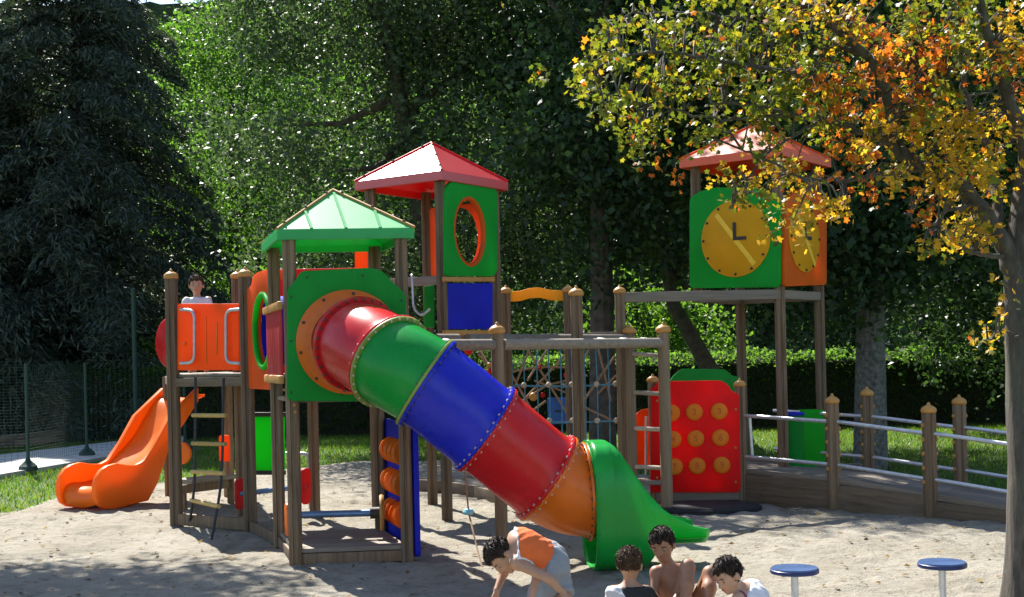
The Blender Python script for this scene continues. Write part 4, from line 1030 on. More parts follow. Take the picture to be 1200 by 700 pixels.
deck([R1+Vector((.05, .15, 0)), R1+Vector((.1, 1.7, 0))], [BK[0]+Vector((.3, -.5, 0)), BK[1]+Vector((.1, .35, 0))], 10, .325, RP, name='platform_plank')
plank('platform_edge', BK[0]+UZ*.28+Vector((-.3, .55, 0)), BK[1]+UZ*.28+Vector((0, .3, 0)), .05, .16, 'plank', RP)

# green bin behind the rail
bn = flat(at(945, 540, 14.75)); BI = thing('green_bin', 'bright green two sided plastic bin with blue rim standing behind the near ramp rail', 'bin', bn+UZ*.33)
zb, zt = at(945, 551, 14.75).z, at(945, 483, 14.75).z
for dx0, dx1, mt, yy in ((-.20, -.02, 'green', .02), (-.03, .20, 'brightgreen', -.03)):
    q = [(dx0, yy+.0), (dx1, yy-.05), (dx1, yy+.30), (dx0, yy+.30)]
    MB().add([bn+Vector((x, y, z)) for z in (zb, zt+(.02 if mt == 'brightgreen' else -.03)) for x, y in q], [(3, 2, 1, 0), (4, 5, 6, 7), (0, 1, 5, 4), (1, 2, 6, 5), (2, 3, 7, 6), (3, 0, 4, 7)]).build('bin_side', M[mt], BI, bev=.015)
MB().box(bn+Vector((0, .13, zb-.012)), (.36, .3, .06)).build('bin_base', M['blue'], BI, bev=.01)
MB().box(bn+Vector((-.11, .13, zt-.02)), (.19, .33, .035)).build('bin_rim', M['blue'], BI, bev=.01)

# hanging rope with a blue knob under the tube
r0 = at(547, 560, 10.6); r1 = at(549, 600, 10.6); r2 = gr(566, 668)
HR = thing('hanging_rope', 'thin tan rope with a pale blue knob between tube slide and sand', 'rope', flat(r2))
MB().tube([at(544, 540, 10.5), r1, r1.lerp(r2, .6)+Vector((0, 0, -.02)), r2], .008, 6).build('rope', M['rope_t'], HR)
MB().lathe([(.001, -.03), (.035, -.022), (.05, 0), (.035, .022), (.001, .03)], r1, n=14).build('knob', simple('pale blue plastic', (.22, .55, .62), .4), HR)

# two round blue stools
for (x, y, lab) in ((931, 667, 'round blue stool on steel leg beside the boy in white vest'), (1104, 660, 'round blue stool on steel leg nearest the orange leaved tree trunk')):
    _, yy = lv(x, y); Ys = (EYE-.36)*F/(yy-2); c = at(x, y-2, Ys)
    if x == 931:
        ST = thing('stool', lab, 'stool', flat(c), 'round blue stools in the sand'); rd = 27.5*Ys/F
        s = MB().lathe([(.001, -.035), (rd*.97, -.035), (rd, -.028), (rd, -.006), (rd*.975, 0), (.001, 0)], (c.x, c.y, c.z), n=40).build('seat', M['seatblue'], ST, smooth=40)
        MB().lathe([(rd*.99, -.034), (rd+.004, -.03), (rd+.004, -.012), (rd*.99, -.008)], (c.x, c.y, c.z), n=40).build('seat_rim', M['navy'], ST, smooth=40)
        MB().tube([(c.x, c.y, -.1), (c.x, c.y, c.z-.05)], .022, 14).build('leg', M['steel'], ST)
        MB().lathe([(.02, -.05), (.06, -.038), (.06, -.034)], (c.x, c.y, c.z), n=14).build('seat_plate', M['steel'], ST); zs = c.z
    else:
        S2 = copy_tree(ST, None, flat(c)); S2['label'] = lab

# ---------------------------------------------------------------- maple in the foreground right
MP = [at(1201, 760, 7.5), at(1205, 640, 7.5), at(1202, 520, 7.5), at(1196, 400, 7.55), at(1194, 320, 7.6), at(1198, 262, 7.65), at(1208, 190, 7.7), at(1218, 90, 7.8), at(1222, -40, 7.9)]
mb0 = Vector((MP[0].x, MP[0].y, -.1))
MT = thing('maple_tree', 'maple with orange and yellow leaves reaching in from the right edge', 'tree', mb0)
mb = MB(); pts = [mb0]+[p for p in MP if p.z > .02]
# smooth + uneven trunk
fine = []
for a, b in zip(pts, pts[1:]):
    for k in range(6): fine.append(a.lerp(b, k/6))
fine.append(pts[-1])
def tr_r(z): return max(.03, .108+.07*math.exp(-max(z, 0)/.25)-.022*max(0, z-1))
vs = []; fs = []; nn = 26
for i, p in enumerate(fine):
    for k in range(nn):
        a = 2*math.pi*k/nn; r = tr_r(p.z)*(1+.06*math.sin(3*a+p.z*2.1)+.035*math.sin(7*a+p.z*5)+.03*math.sin(p.z*9+a))
        vs.append(p+Vector((math.cos(a)*r, math.sin(a)*r, 0)))
for i in range(len(fine)-1):
    for k in range(nn): fs.append((i*nn+k, i*nn+(k+1) % nn, (i+1)*nn+(k+1) % nn, (i+1)*nn+k))
def mat_maplebark():
    m, t, b = newmat('maple bark'); v = coords(t, (1, 1, .22)); n1 = noise(t, v, 26, 6, .7); n2 = noise(t, coords(t), 2.4, 5)
    c = ramp(t, n1, [(.3, (.04, .033, .027)), (.55, (.09, .075, .06)), (.75, (.16, .14, .115))])
    c = mixc(t, ramp(t, n2, [(.5, (0, 0, 0)), (.7, (.6, .6, .6))]), c, (.10, .11, .07))
    t.links.new(c, b.inputs['Base Color']); b.inputs['Roughness'].default_value = .9; bump(t, b, n1, .8, .015); return m
MBK = mat_maplebark()
MB().add(vs, fs).build('trunk', MBK, MT, mb0, smooth=70)
branches = []
def br(px, Ys, r0, r1):
    P = [at(x, y, Y) for (x, y), Y in zip(px, Ys)]; out = []
    for i in range(len(P)-1):
        p0, p1, p2, p3 = P[max(i-1, 0)], P[i], P[i+1], P[min(i+2, len(P)-1)]
        for k in range(5):
            s = k/5; out.append(.5*((2*p1)+(p2-p0)*s+(2*p0-5*p1+4*p2-p3)*s*s+(3*p1-p0-3*p2+p3)*s**3)+Vector(rng.normal(size=3)*.008))
    out.append(P[-1]); branches.append(out)
    MB().tube(out, [r0+(r1-r0)*i/(len(out)-1) for i in range(len(out))], 10).build('branch', MBK, MT, P[0], smooth=70)
br([(1188, 318), (1172, 282), (1148, 243), (1118, 212), (1082, 196), (1062, 182), (1046, 150), (1040, 112), (1020, 70), (985, 40), (950, 8)], [7.6, 7.6, 7.6, 7.55, 7.5, 7.5, 7.5, 7.45, 7.4, 7.4, 7.4], .060, .016)
br([(1182, 300), (1172, 262), (1166, 225), (1158, 178), (1146, 148), (1132, 112), (1125, 70), (1105, 30)], [7.65, 7.7, 7.8, 7.9, 8.0, 8.1, 8.1, 8.2], .034, .012)
br([(1206, 200), (1196, 150), (1180, 110), (1165, 60), (1150, 10), (1140, -40)], [7.65, 7.5, 7.4, 7.3, 7.2, 7.1], .05, .02)
br([(1064, 186), (1030, 160), (1000, 150), (965, 140), (925, 134), (880, 124), (832, 121)], [7.5, 7.4, 7.4, 7.4, 7.4, 7.45, 7.5], .024, .007)
br([(1046, 150), (1060, 118), (1085, 95), (1108, 90)], [7.5, 7.5, 7.6, 7.7], .018, .008)
br([(1040, 112), (1000, 95), (955, 92), (900, 80), (850, 72), (790, 62), (730, 66), (690, 84)], [7.45, 7.4, 7.3, 7.3, 7.3, 7.3, 7.35, 7.4], .02, .005)
br([(1082, 196), (1030, 206), (985, 210), (940, 208), (900, 190), (870, 176)], [7.5, 7.4, 7.3, 7.25, 7.2, 7.2], .017, .005)
br([(1020, 70), (960, 46), (900, 30), (840, 18), (770, 14), (710, 24)], [7.4, 7.6, 7.7, 7.8, 7.9, 7.9], .018, .005)
br([(1148, 243), (1120, 245), (1090, 262), (1060, 250)], [7.6, 7.5, 7.4, 7.3], .016, .006)
br([(1180, 300), (1150, 298), (1120, 285), (1095, 268)], [7.6, 7.45, 7.3, 7.25], .018, .006)
br([(965, 140), (930, 160), (890, 190), (868, 226), (858, 240)], [7.4, 7.3, 7.2, 7.15, 7.1], .010, .004)
br([(1158, 178), (1180, 168), (1195, 160)], [7.9, 7.8, 7.8], .014, .007)
br([(1192, 395), (1180, 388), (1168, 390), (1156, 398)], [7.45, 7.4, 7.35, 7.3], .009, .004)
br([(925, 134), (860, 140), (800, 132), (745, 120), (700, 108)], [7.4, 7.5, 7.55, 7.6, 7.6], .010, .004)
# leaves: regions in the crown as (photo x, y, spread, number, palette)
PAL = {'lime': [(.23, .24, .02), (.16, .20, .018), (.31, .28, .02), (.11, .15, .018)], 'gold': [(.62, .36, .022), (.52, .30, .02), (.68, .42, .035), (.40, .28, .022)],
       'rust': [(.66, .20, .022), (.58, .14, .018), (.70, .27, .03), (.48, .11, .018)], 'green': [(.10, .15, .018), (.15, .19, .02), (.075, .11, .016)]}
pals = []; 
for k in PAL: pals += [(k, c) for c in PAL[k]]
def mapleleafmat(nm, c):
    m, t, b = newmat(nm); v = coords(t); cc = ramp(t, noise(t, v, 40, 3), [(.3, tuple(x*.8 for x in c)), (.7, c)])
    t.links.new(cc, b.inputs['Base Color']); b.inputs['Roughness'].default_value = .45; b.inputs['Specular IOR Level'].default_value = .35
    tr = t.nodes.new('ShaderNodeBsdfTranslucent'); t.links.new(mixc(t, 1.0, cc, (1.25, 1.25, .8), 'MULTIPLY'), tr.inputs[0])
    mx = t.nodes.new('ShaderNodeMixShader'); mx.inputs[0].default_value = .55; t.links.new(b.outputs[0], mx.inputs[1]); t.links.new(tr.outputs[0], mx.inputs[2])
    t.links.new(mx.outputs[0], t.nodes['Material Output'].inputs[0]); return m
LMATS = [mapleleafmat('maple leaf '+k, c) for k, c in pals]
star = []
for k, (a, r) in enumerate([(-150, .34), (-112, .66), (-84, .50), (-52, .90), (-25, .56), (0, 1.0), (25, .56), (52, .90), (84, .50), (112, .66), (150, .34), (180, .10)]):
    star.append((r*math.sin(R(a)), r*math.cos(R(a))))
star = np.array(star)
regions = [(690, 92, 34, 150, 'lime'), (735, 60, 42, 240, 'lime'), (735, 125, 40, 210, 'lime'), (790, 30, 44, 240, 'lime'), (790, 90, 44, 230, 'lime'), (760, 165, 32, 110, 'lime'), (850, 20, 44, 230, 'lime'),
 (850, 70, 42, 210, 'green'), (860, 110, 40, 170, 'lime'), (905, 40, 44, 240, 'lime'), (930, 90, 42, 220, 'lime'), (900, 135, 38, 150, 'green'), (960, 20, 44, 240, 'gold'),
 (970, 65, 40, 200, 'lime'), (985, 110, 42, 240, 'rust'), (1020, 40, 42, 220, 'rust'), (1045, 75, 40, 260, 'rust'), (1085, 60, 40, 230, 'rust'), (1075, 20, 42, 220, 'lime'), (1020, 150, 40, 190, 'gold'),
 (960, 150, 38, 170, 'lime'), (1000, 185, 34, 130, 'rust'), (1060, 130, 36, 170, 'rust'), (1100, 115, 38, 170, 'lime'), (1095, 150, 36, 190, 'gold'), (1130, 160, 36, 190, 'gold'), (1120, 190, 32, 170, 'gold'),
 (1140, 60, 42, 220, 'lime'), (1135, 10, 44, 220, 'lime'), (1185, 40, 40, 200, 'gold'), (1190, 90, 34, 150, 'rust'), (1180, 140, 32, 140, 'gold'), (1170, 190, 30, 110, 'gold'), (1150, 220, 28, 90, 'gold'),
 (1110, 232, 26, 90, 'gold'), (1125, 268, 26, 120, 'gold'), (1100, 285, 18, 60, 'gold'), (1150, 285, 20, 60, 'gold'), (1060, 215, 24, 60, 'gold'), (1080, 240, 20, 40, 'rust'),
 (905, 185, 34, 150, 'gold'), (870, 205, 28, 105, 'gold'), (930, 215, 30, 110, 'gold'), (858, 236, 20, 62, 'lime'), (960, 240, 24, 60, 'gold'), (985, 252, 18, 34, 'gold'), (920, 250, 24, 50, 'gold'), (893, 240, 22, 46, 'lime'), (1012, 222, 26, 60, 'rust'),
 (830, 165, 30, 80, 'lime'), (800, 200, 24, 30, 'rust'), (940, 275, 12, 14, 'gold'), (905, 278, 10, 10, 'gold'), (1165, 395, 13, 26, 'gold'), (1178, 375, 10, 14, 'gold'), (1150, 404, 8, 8, 'gold'), (1178, 330, 12, 14, 'gold')]
LV_ = []
for (x, y, sp, n, pal) in regions:
    k = max(3, int(n/13)); sub = rng.normal(size=(k, 3))*[sp*.52, sp*.46, .34]
    for j in range(int(n*(.92 if (y > 170 and x < 1040) else 1.3))):
        s = sub[rng.integers(k)]; yy = 7.5+s[2]+rng.normal()*.06; q = rng.normal(size=2)*8.5
        p = at(x+s[0]+q[0], y+s[1]+q[1], yy)
        w = pal if rng.random() < .68 else rng.choice(['lime', 'gold', 'rust', 'green'], p=[.45, .17, .10, .28])
        idx = [i for i, (a, c) in enumerate(pals) if a == w]; LV_.append((p, idx[rng.integers(len(idx))], rng.uniform(.020, .034)))
# rest of the crown, beyond the frame
for k in range(2300):
    p = Vector((rng.normal(3.6, 1.3), rng.normal(7.7, .9), rng.normal(4.6, .75)))
    if p.z > 3.9 or p.x > 3.4: LV_.append((p, int(rng.integers(len(pals))), rng.uniform(.028, .042)))
LV_.sort(key=lambda l: l[0].y)
leafme = []
for m in LMATS:
    q = np.concatenate([star, np.zeros((12, 1))], 1); q[:, 2] = -.14*(q[:, 0]**2)+.05*q[:, 1]
    vs = np.vstack([[[0, .1, .03]], q]); fs = [(0, 1+i, 1+(i+1) % 12) for i in range(12)]
    me = bpy.data.meshes.new('leaf'); me.from_pydata(vs.tolist(), [], fs); me.materials.append(m); leafme.append(me)
def leafrot():
    n = Vector(rng.normal(size=3)+np.array((0, -.35, .75))).normalized(); a = Vector(rng.normal(size=3)+np.array((0, 0, -.5)))
    y = (a-n*a.dot(n)).normalized(); x = y.cross(n); return Matrix((x, y, n)).transposed()
front = [l for l in LV_ if l[0].z < 3.55][:280]; fid = set(id(l) for l in front)
for l in front:
    o = link('leaf', leafme[l[1]], l[0], MT); o.rotation_mode = 'QUATERNION'; o.rotation_quaternion = leafrot().to_quaternion(); o.scale = (l[2],)*3
V = []; MI = []; base = np.array(leafme[0].vertices[0].co)
tmplv = np.array([tuple(v.co) for v in leafme[0].vertices])
tris = np.array([(0, 1+i, 1+(i+1) % 12) for i in range(12)]); Q = []
for l in LV_:
    if id(l) in fid: continue
    Q.append(tris+len(V)*13); V.append(tmplv*l[2] @ np.array(leafrot()).T+np.array(l[0])); MI += [l[1]]*12
me = np_mesh('crown', np.concatenate(V)-np.array(mb0), np.concatenate(Q), LMATS[0])
for m in LMATS[1:]: me.materials.append(m)
me.polygons.foreach_set('material_index', MI); link('crown', me, mb0, MT, 'stuff')
# twigs from branches to leaves
mb = MB(); BP = [p for b in branches for p in b]; BPn = np.array(BP)
for l in LV_[::9]:
    if l[0].z > 4.3: continue
    d = np.linalg.norm(BPn-np.array(l[0]), axis=1); j = int(d.argmin())
    if .06 < d[j] < .36: a = BP[j]; mb.tube([a, a.lerp(l[0], .5)+Vector((0, 0, .04)), l[0]], [.007, .005, .002], 5, False)
mb.build('twigs', MBK, MT, mb0, kind='stuff')

# ================================================================ people
def seg(P, a, b, ra, rb):
    a = np.array(a); ba = np.array(b)-a; pa = P-a; t = np.clip((pa @ ba)/(ba @ ba+1e-9), 0, 1)
    return np.linalg.norm(pa-t[..., None]*ba, axis=-1)-(ra+(rb-ra)*t)
def ell(P, c, r, Rm=None):
    q = P-np.array(c)
    if Rm is not None: q = q @ np.array(Rm)
    r = np.array(r); k0 = np.linalg.norm(q/r, axis=-1); k1 = np.linalg.norm(q/(r*r), axis=-1)+1e-9; return k0*(k0-1)/k1
def smin(a, b, k):
    h = np.clip(.5+.5*(b-a)/k, 0, 1); return b*(1-h)+a*h-k*h*(1-h)
def smax(a, b, k): return -smin(-a, -b, k)
def surfnet(f, org, h):
    s = f < 0; nx, ny, nz = f.shape
    c = [(i, j, k) for i in (0, 1) for j in (0, 1) for k in (0, 1)]
    sl = lambda A, o: A[o[0]:nx-1+o[0], o[1]:ny-1+o[1], o[2]:nz-1+o[2]]
    cnt = sum(sl(s, o).astype(int) for o in c); act = (cnt > 0) & (cnt < 8)
    pos = np.zeros(act.shape+(3,)); num = np.zeros(act.shape)
    for a in c:
        for ax in range(3):
            if a[ax] == 0:
                b = list(a); b[ax] = 1; b = tuple(b); fa, fb = sl(f, a), sl(f, b); m = (fa < 0) != (fb < 0)
                t = np.where(m, fa/(fa-fb+1e-12), 0)
                for d in range(3): pos[..., d] += np.where(m, a[d]+(t if d == ax else 0), 0)
                num += m
    idx = -np.ones(act.shape, int); idx[act] = np.arange(act.sum())
    g = np.argwhere(act); v = (g+pos[act]/num[act][:, None])*h+np.array(org); F_ = []
    for ax in range(3):
        o1, o2 = [(1, 2), (2, 0), (0, 1)][ax]; A = np.moveaxis(s, (ax, o1, o2), (0, 1, 2)); I = np.moveaxis(idx, (ax, o1, o2), (0, 1, 2))
        x = A[:-1, 1:-1, 1:-1] != A[1:, 1:-1, 1:-1]; e = np.argwhere(x)
        if not len(e): continue
        i, j, k = e[:, 0], e[:, 1]+1, e[:, 2]+1
        q = np.stack([I[i, j-1, k-1], I[i, j, k-1], I[i, j, k], I[i, j-1, k]], 1)
        fl = ~A[i, j, k]; q[fl] = q[fl][:, ::-1]; F_.append(q)
    return v, np.concatenate(F_)
def sdfmesh(name, fn, lo, hi, h, mat, parent, origin, sm=2):
    lo = np.array(lo); n = np.ceil((np.array(hi)-lo)/h).astype(int)+1
    G = np.stack(np.meshgrid(*[lo[i]+h*np.arange(n[i]) for i in range(3)], indexing='ij'), -1)
    v, q = surfnet(fn(G), lo, h)
    me = np_mesh(name, v-np.array(origin), q, mat, True); return link(name, me, origin, parent)
def skin(nm, c):
    m, t, b = newmat(nm); v = coords(t); n = noise(t, v, 25, 5)
    t.links.new(ramp(t, n, [(.3, tuple(x*.85 for x in c)), (.7, tuple(x*1.1 for x in c))]), b.inputs['Base Color']); b.inputs['Roughness'].default_value = .5
    b.inputs['Subsurface Weight'].default_value = .08; b.inputs['Subsurface Radius'].default_value = (.01, .004, .002); bump(t, b, noise(t, v, 160, 3), .08, .002); return m
def cloth(nm, c):
    m, t, b = newmat(nm); v = coords(t); n = noise(t, v, 14, 5, .6, .6); n2 = noise(t, v, 300, 2)
    t.links.new(ramp(t, n, [(.3, tuple(x*.88 for x in c)), (.7, c)]), b.inputs['Base Color']); b.inputs['Roughness'].default_value = .9
    bump(t, b, n, .5, .02); return m
def hairm(nm, c):
    m, t, b = newmat(nm); v = coords(t, (1, 1, .5)); n = noise(t, v, 90, 4, .7)
    t.links.new(ramp(t, n, [(.3, tuple(x*.5 for x in c)), (.7, tuple(x*1.6 for x in c))]), b.inputs['Base Color']); b.inputs['Roughness'].default_value = .62; b.inputs['Specular IOR Level'].default_value = .25
    bump(t, b, n, .8, .01); return m
SK1 = skin('tanned skin', (.34, .165, .095)); SK2 = skin('light skin', (.52, .30, .20)); SK3 = skin('mid skin', (.44, .235, .145))
HB = hairm('dark brown hair', (.028, .016, .011)); HL = hairm('brown hair', (.075, .042, .022))
EYEW = simple('shaded eye white', (.30, .25, .21), .4); EYEB = simple('dark iris', (.02, .012, .008), .2); LIP = simple('lips', (.40, .14, .11), .5)  # eye whites toned down to stand for the shade over the eyes
def basis(fwd, up):
    f = Vector(fwd).normalized(); u = Vector(up); u = (u-f*u.dot(f)).normalized(); r = f.cross(u); return f, u, r
def person(label, base, J, head, fwd, up, skinm, hairmat, r, clothes, hs=1.0, bob=0.0):
    """J: named joint positions, r: limb scale, head: centre, clothes: list of (name, material, function(P, body))"""
    base = Vector(base); t = thing('person', label, 'person', base); f, u, rt = basis(fwd, up); H = Vector(head)
    hx = .066*hs; hy = .084*hs; hz_ = .098*hs
    Rm = Matrix((rt, f, u)).transposed()
    ph = lambda a, b, c: H+rt*a*hs+f*b*hs+u*c*hs
    def headf(P):
        d = ell(P, ph(0, -.008, .018), (.069*hs, .085*hs, .082*hs), Rm)
        d = smin(d, ell(P, ph(0, .020, -.035), (.050*hs, .060*hs, .064*hs), Rm), .035)
        d = smin(d, ell(P, ph(0, .060, -.078), (.020*hs, .016*hs, .015*hs), Rm), .025)
        d = smin(d, seg(P, ph(0, .074, .008), ph(0, .091, -.022), .007*hs, .0115*hs), .014)
        d = smin(d, ell(P, ph(0, .075, -.052), (.020*hs, .010*hs, .010*hs), Rm), .012)
        for s in (-1, 1):
            d = smax(d, -ell(P, ph(s*.029, .086, .006), (.015*hs, .013*hs, .010*hs), Rm), .012)
            d = smin(d, ell(P, ph(s*.074, -.004, -.012), (.009*hs, .019*hs, .028*hs), Rm), .010)
        return d
    def body(P):
        d = None
        def U(x, k=.03):
            nonlocal d; d = x if d is None else smin(d, x, k)
        pel, che, nk = J['pelvis'], J['chest'], J['neck']
        sl_, sr_ = J['shl'], J['shr']; ac = (Vector(sr_)-Vector(sl_)).normalized(); sp_ = (Vector(che)-Vector(pel)).normalized(); fr = ac.cross(sp_)
        Rt = Matrix((ac, fr, sp_)).transposed()
        U(ell(P, Vector(che), (.105*r, .068*r, .11*r), Rt)); U(ell(P, Vector(pel), (.10*r, .072*r, .085*r), Rt), .05)
        U(seg(P, pel, che, .072*r, .078*r), .05); U(seg(P, che, nk, .062*r, .034*r), .05)
        U(seg(P, nk, H-u*.03*hs, .031*r, .034*hs), .025)
        for s in 'lr':
            U(seg(P, J['sh'+s], Vector(che).lerp(Vector(nk), .55), .036*r, .042*r), .04)
            U(seg(P, J['sh'+s], J['el'+s], .033*r, .025*r), .03); U(seg(P, J['el'+s], J['wr'+s], .026*r, .018*r), .015)
            U(seg(P, J['hip'+s], J['kn'+s], .062*r, .042*r), .045); U(seg(P, J['kn'+s], J['an'+s], .043*r, .026*r), .02)
            ce = Vector(J['kn'+s]).lerp(Vector(J['an'+s]), .3); U(ell(P, ce, (.040*r,)*3), .03)
            fd = Vector(J.get('ft'+s, (f.x, f.y, 0))).normalized(); an = Vector(J['an'+s])
            U(seg(P, an-fd*.02+Vector((0, 0, -.03*r)), an+fd*.09*r+Vector((0, 0, -.035*r)), .026*r, .024*r), .02)
            # hand: palm, four fingers, thumb
            w = Vector(J['wr'+s]); hd = Vector(J.get('hd'+s, w-Vector(J['el'+s]))).normalized(); pn = Vector(J.get('pn'+s, fr)); pn = (pn-hd*pn.dot(hd)).normalized(); sd = hd.cross(pn)
            k = .82*r
            U(seg(P, w, w+hd*.045*k, .017*k, .020*k), .012); U(ell(P, w+hd*.042*k, (.030*k, .034*k, .013*k), Matrix((sd, hd, pn)).transposed()), .01)
            for q, L in ((-1.5, .046), (-.5, .056), (.5, .060), (1.5, .052)):
                b0 = w+hd*.068*k+sd*q*.0155*k; m = b0+hd*L*.55*k-pn*.006*k; e = m+hd*L*.45*k-pn*.020*k
                U(np.minimum(seg(P, b0, m, .0078*k, .0072*k), seg(P, m, e, .0072*k, .006*k)), .004)
            b0 = w+hd*.02*k+sd*.024*k; m = b0+hd*.026*k+sd*.020*k; e = m+hd*.026*k+sd*.004*k-pn*.008*k
            U(np.minimum(seg(P, b0, m, .010*k, .009*k), seg(P, m, e, .009*k, .007*k)), .006)
        return d
    allp = np.array([tuple(v) for k, v in J.items() if k[:2] not in ('ft', 'hd', 'pn')]+[tuple(H)])
    lo, hi = allp.min(0)-.17, allp.max(0)+.17
    cache = {}
    full = lambda P: smin(body(P), headf(P), .02)
    sdfmesh('body', full, lo, hi, .0068, skinm, t, base)
    hl, hh = np.array(H)-.14*hs, np.array(H)+.14*hs
    def hairf(P):
        d = ell(P, ph(0, -.012, .022), (.077*hs, .092*hs, .088*hs), Rm)
        q = (P-np.array(H)) @ np.array(Rm); n = .006*np.sin(q[..., 0]*170)*np.sin(q[..., 1]*150+q[..., 2]*90)
        d = d+n*.6
        line = .030*hs-(q[..., 2]-.058*hs)*.9*(q[..., 2] < .058*hs)*0
        face = smax(q[..., 1]*1.0-(.018+.0)*hs-.75*(q[..., 2]-.030*hs), -(q[..., 2]-(.052*hs))*1.0-.0, .01)
        cut = np.minimum(q[..., 1]-.012*hs-.5*np.maximum(q[..., 2]+.02*hs, 0), 1)  # behind the ear plane
        keep = np.minimum(cut, -(q[..., 2]-.050*hs)+.012*np.sin(q[..., 0]*140)*.5)
        d = smax(d, keep, .008)
        return smax(d, -(q[..., 2]+(.055+bob)*hs), .01)
    hob = sdfmesh('hair', hairf, hl, hh, .0055, hairmat, t, base)
    hv = np.array([tuple(v.co) for v in hob.data.vertices]); hn = np.array([tuple(v.normal) for v in hob.data.vertices]); k = rng.choice(len(hv), 900)
    q = (hv[k]+np.array(base)-np.array(H)); crown = np.array(u*.09*hs-f*.035*hs); dr_ = q-crown; dr_ -= hn[k]*(dr_*hn[k]).sum(1)[:, None]; dr_ /= np.linalg.norm(dr_, axis=1)[:, None]+1e-6
    hst = leaf_cloud('hair_strands', hv[k]+np.array(base)+hn[k]*.003, .034*hs, .16, hairmat, parent=t, kind='stuff', origin=base, direc=dr_*1.6, up=0)
    for s in (-1, 1):
        e = MB().ball(ph(s*.029, .0665, .004), .0092*hs, 12).build('eye', EYEW, t); MB().ball(ph(s*.029, .0718, -.001), .0056*hs, 10).build('iris', EYEB, e)
        MB().tube([ph(s*.016, .083, .022), ph(s*.030, .082, .026), ph(s*.045, .071, .021)], [.002*hs, .003*hs, .002*hs], 6).build('eyebrow', hairmat, t)
    MB().tube([ph(-.018, .0815, -.050), ph(-.006, .087, -.048), ph(.006, .087, -.048), ph(.018, .0815, -.050)], [.002*hs, .0042*hs, .0042*hs, .002*hs], 6).build('mouth', LIP, t)
    for nm, m, fn in clothes:
        ph0 = rng.uniform(0, 6)
        sdfmesh(nm, lambda P: fn(P, body)+.0035*np.sin(P[..., 0]*70+ph0+3*np.sin(P[..., 2]*26))*np.sin(P[..., 2]*48+P[..., 1]*60+ph0), lo, hi, .0072, m, t, base)
    return t
def halfspace(P, p, n): return (P-np.array(p)) @ np.array(Vector(n).normalized())
def torso_only(J, r, grow, pad=.06):
    def g(P):
        pel, che, nk = Vector(J['pelvis']), Vector(J['chest']), Vector(J['neck']); ac = (Vector(J['shr'])-Vector(J['shl'])).normalized(); sp_ = (che-pel).normalized(); Rt = Matrix((ac, ac.cross(sp_), sp_)).transposed()
        d = smin(ell(P, che, (.105*r, .068*r, .11*r), Rt), ell(P, pel, (.10*r, .072*r, .085*r), Rt), .05); d = smin(d, seg(P, pel, che, .072*r, .078*r), .05); d = smin(d, seg(P, che, nk, .062*r, .034*r), .05)
        for s in 'lr': d = smin(d, seg(P, Vector(J['sh'+s]).lerp(che, .15), che.lerp(nk, .55), .034*r, .042*r), .04)
        return d-grow
    return g
def legs_only(J, r, grow, frac):
    def g(P):
        pel, che = Vector(J['pelvis']), Vector(J['chest']); ac = (Vector(J['shr'])-Vector(J['shl'])).normalized(); sp_ = (che-pel).normalized(); Rt = Matrix((ac, ac.cross(sp_), sp_)).transposed()
        d = ell(P, pel, (.10*r, .072*r, .085*r), Rt)
        for s in 'lr':
            h_, k_ = Vector(J['hip'+s]), Vector(J['kn'+s]); x = seg(P, h_, h_.lerp(k_, frac), .066*r, (.062-.012*frac)*r)
            x = smax(x, halfspace(P, h_.lerp(k_, frac), k_-h_), .008); d = smin(d, x, .035)
        return d-grow
    return g
A = at
# boy bending over in the orange vest
Y0 = 7.45
J = dict(pelvis=A(646, 656, Y0+.08), chest=A(617, 643, Y0), neck=A(602, 643, Y0-.01), shl=A(606, 660, Y0-.10), shr=A(609, 640, Y0+.12), ell=A(643, 678, Y0-.20), elr=A(590, 672, Y0+.10),
         wrl=A(660, 694, Y0-.18), wrr=A(582, 692, Y0+.02), hipl=A(640, 668, Y0+.0), hipr=A(650, 666, Y0+.14), knl=A(625, 714, Y0-.08), knr=A(661, 704, Y0-.02), anl=Vector((A(628, 714, Y0-.03).x, Y0-.02, .07)), anr=Vector((A(662, 704, Y0).x, Y0+.08, .07)),
         ftl=(-1, -.3, 0), ftr=(-.8, -.6, 0), hdl=(.4, -.1, -.8), hdr=(-.1, -.1, -1))
to = torso_only(J, 1.05, .013); lo_ = legs_only(J, 1.05, .016, .80)
wst = Vector(J['pelvis']).lerp(Vector(J['chest']), .38); sp = Vector(J['chest'])-Vector(J['pelvis'])
VO = cloth('orange vest', (.80, .15, .03)); VW = cloth('white trim', (.78, .76, .74))
def vest(P, b):
    d = smax(to(P), -halfspace(P, wst-sp.normalized()*.01, sp), .006); d = smax(d, halfspace(P, Vector(J['chest']).lerp(Vector(J['neck']), .80), Vector(J['neck'])-Vector(J['chest'])), .006)
    for s in 'lr': d = smax(d, -seg(P, J['sh'+s], J['el'+s], .042, .04), .006)
    return d
def trim(P, b):
    g = to(P)-.003; d = None
    for s in 'lr':
        x = np.abs(seg(P, J['sh'+s], J['el'+s], .042, .04))-.006; d = x if d is None else np.minimum(d, x)
    x = np.abs(halfspace(P, Vector(J['chest']).lerp(Vector(J['neck']), .80), Vector(J['neck'])-Vector(J['chest'])))-.006; d = np.minimum(d, x)
    d = smax(g, d, .003); return smax(d, -halfspace(P, wst, sp), .004)
person('bending boy in orange vest and grey shorts digging in the sand', (J['pelvis'].x, Y0, 0), J, A(588, 652, Y0-.02), Vector((-.30, -.42, -.86)), Vector((-.86, -.15, .40)), SK3, HB, 1.05,
       [('vest', VO, vest), ('vest_trim', VW, trim), ('shorts', cloth('pale grey shorts', (.30, .31, .33)), lambda P, b: smax(smax(lo_(P), halfspace(P, wst+sp.normalized()*.012, sp), .01), -to(P)-.02, .004))], 1.0)
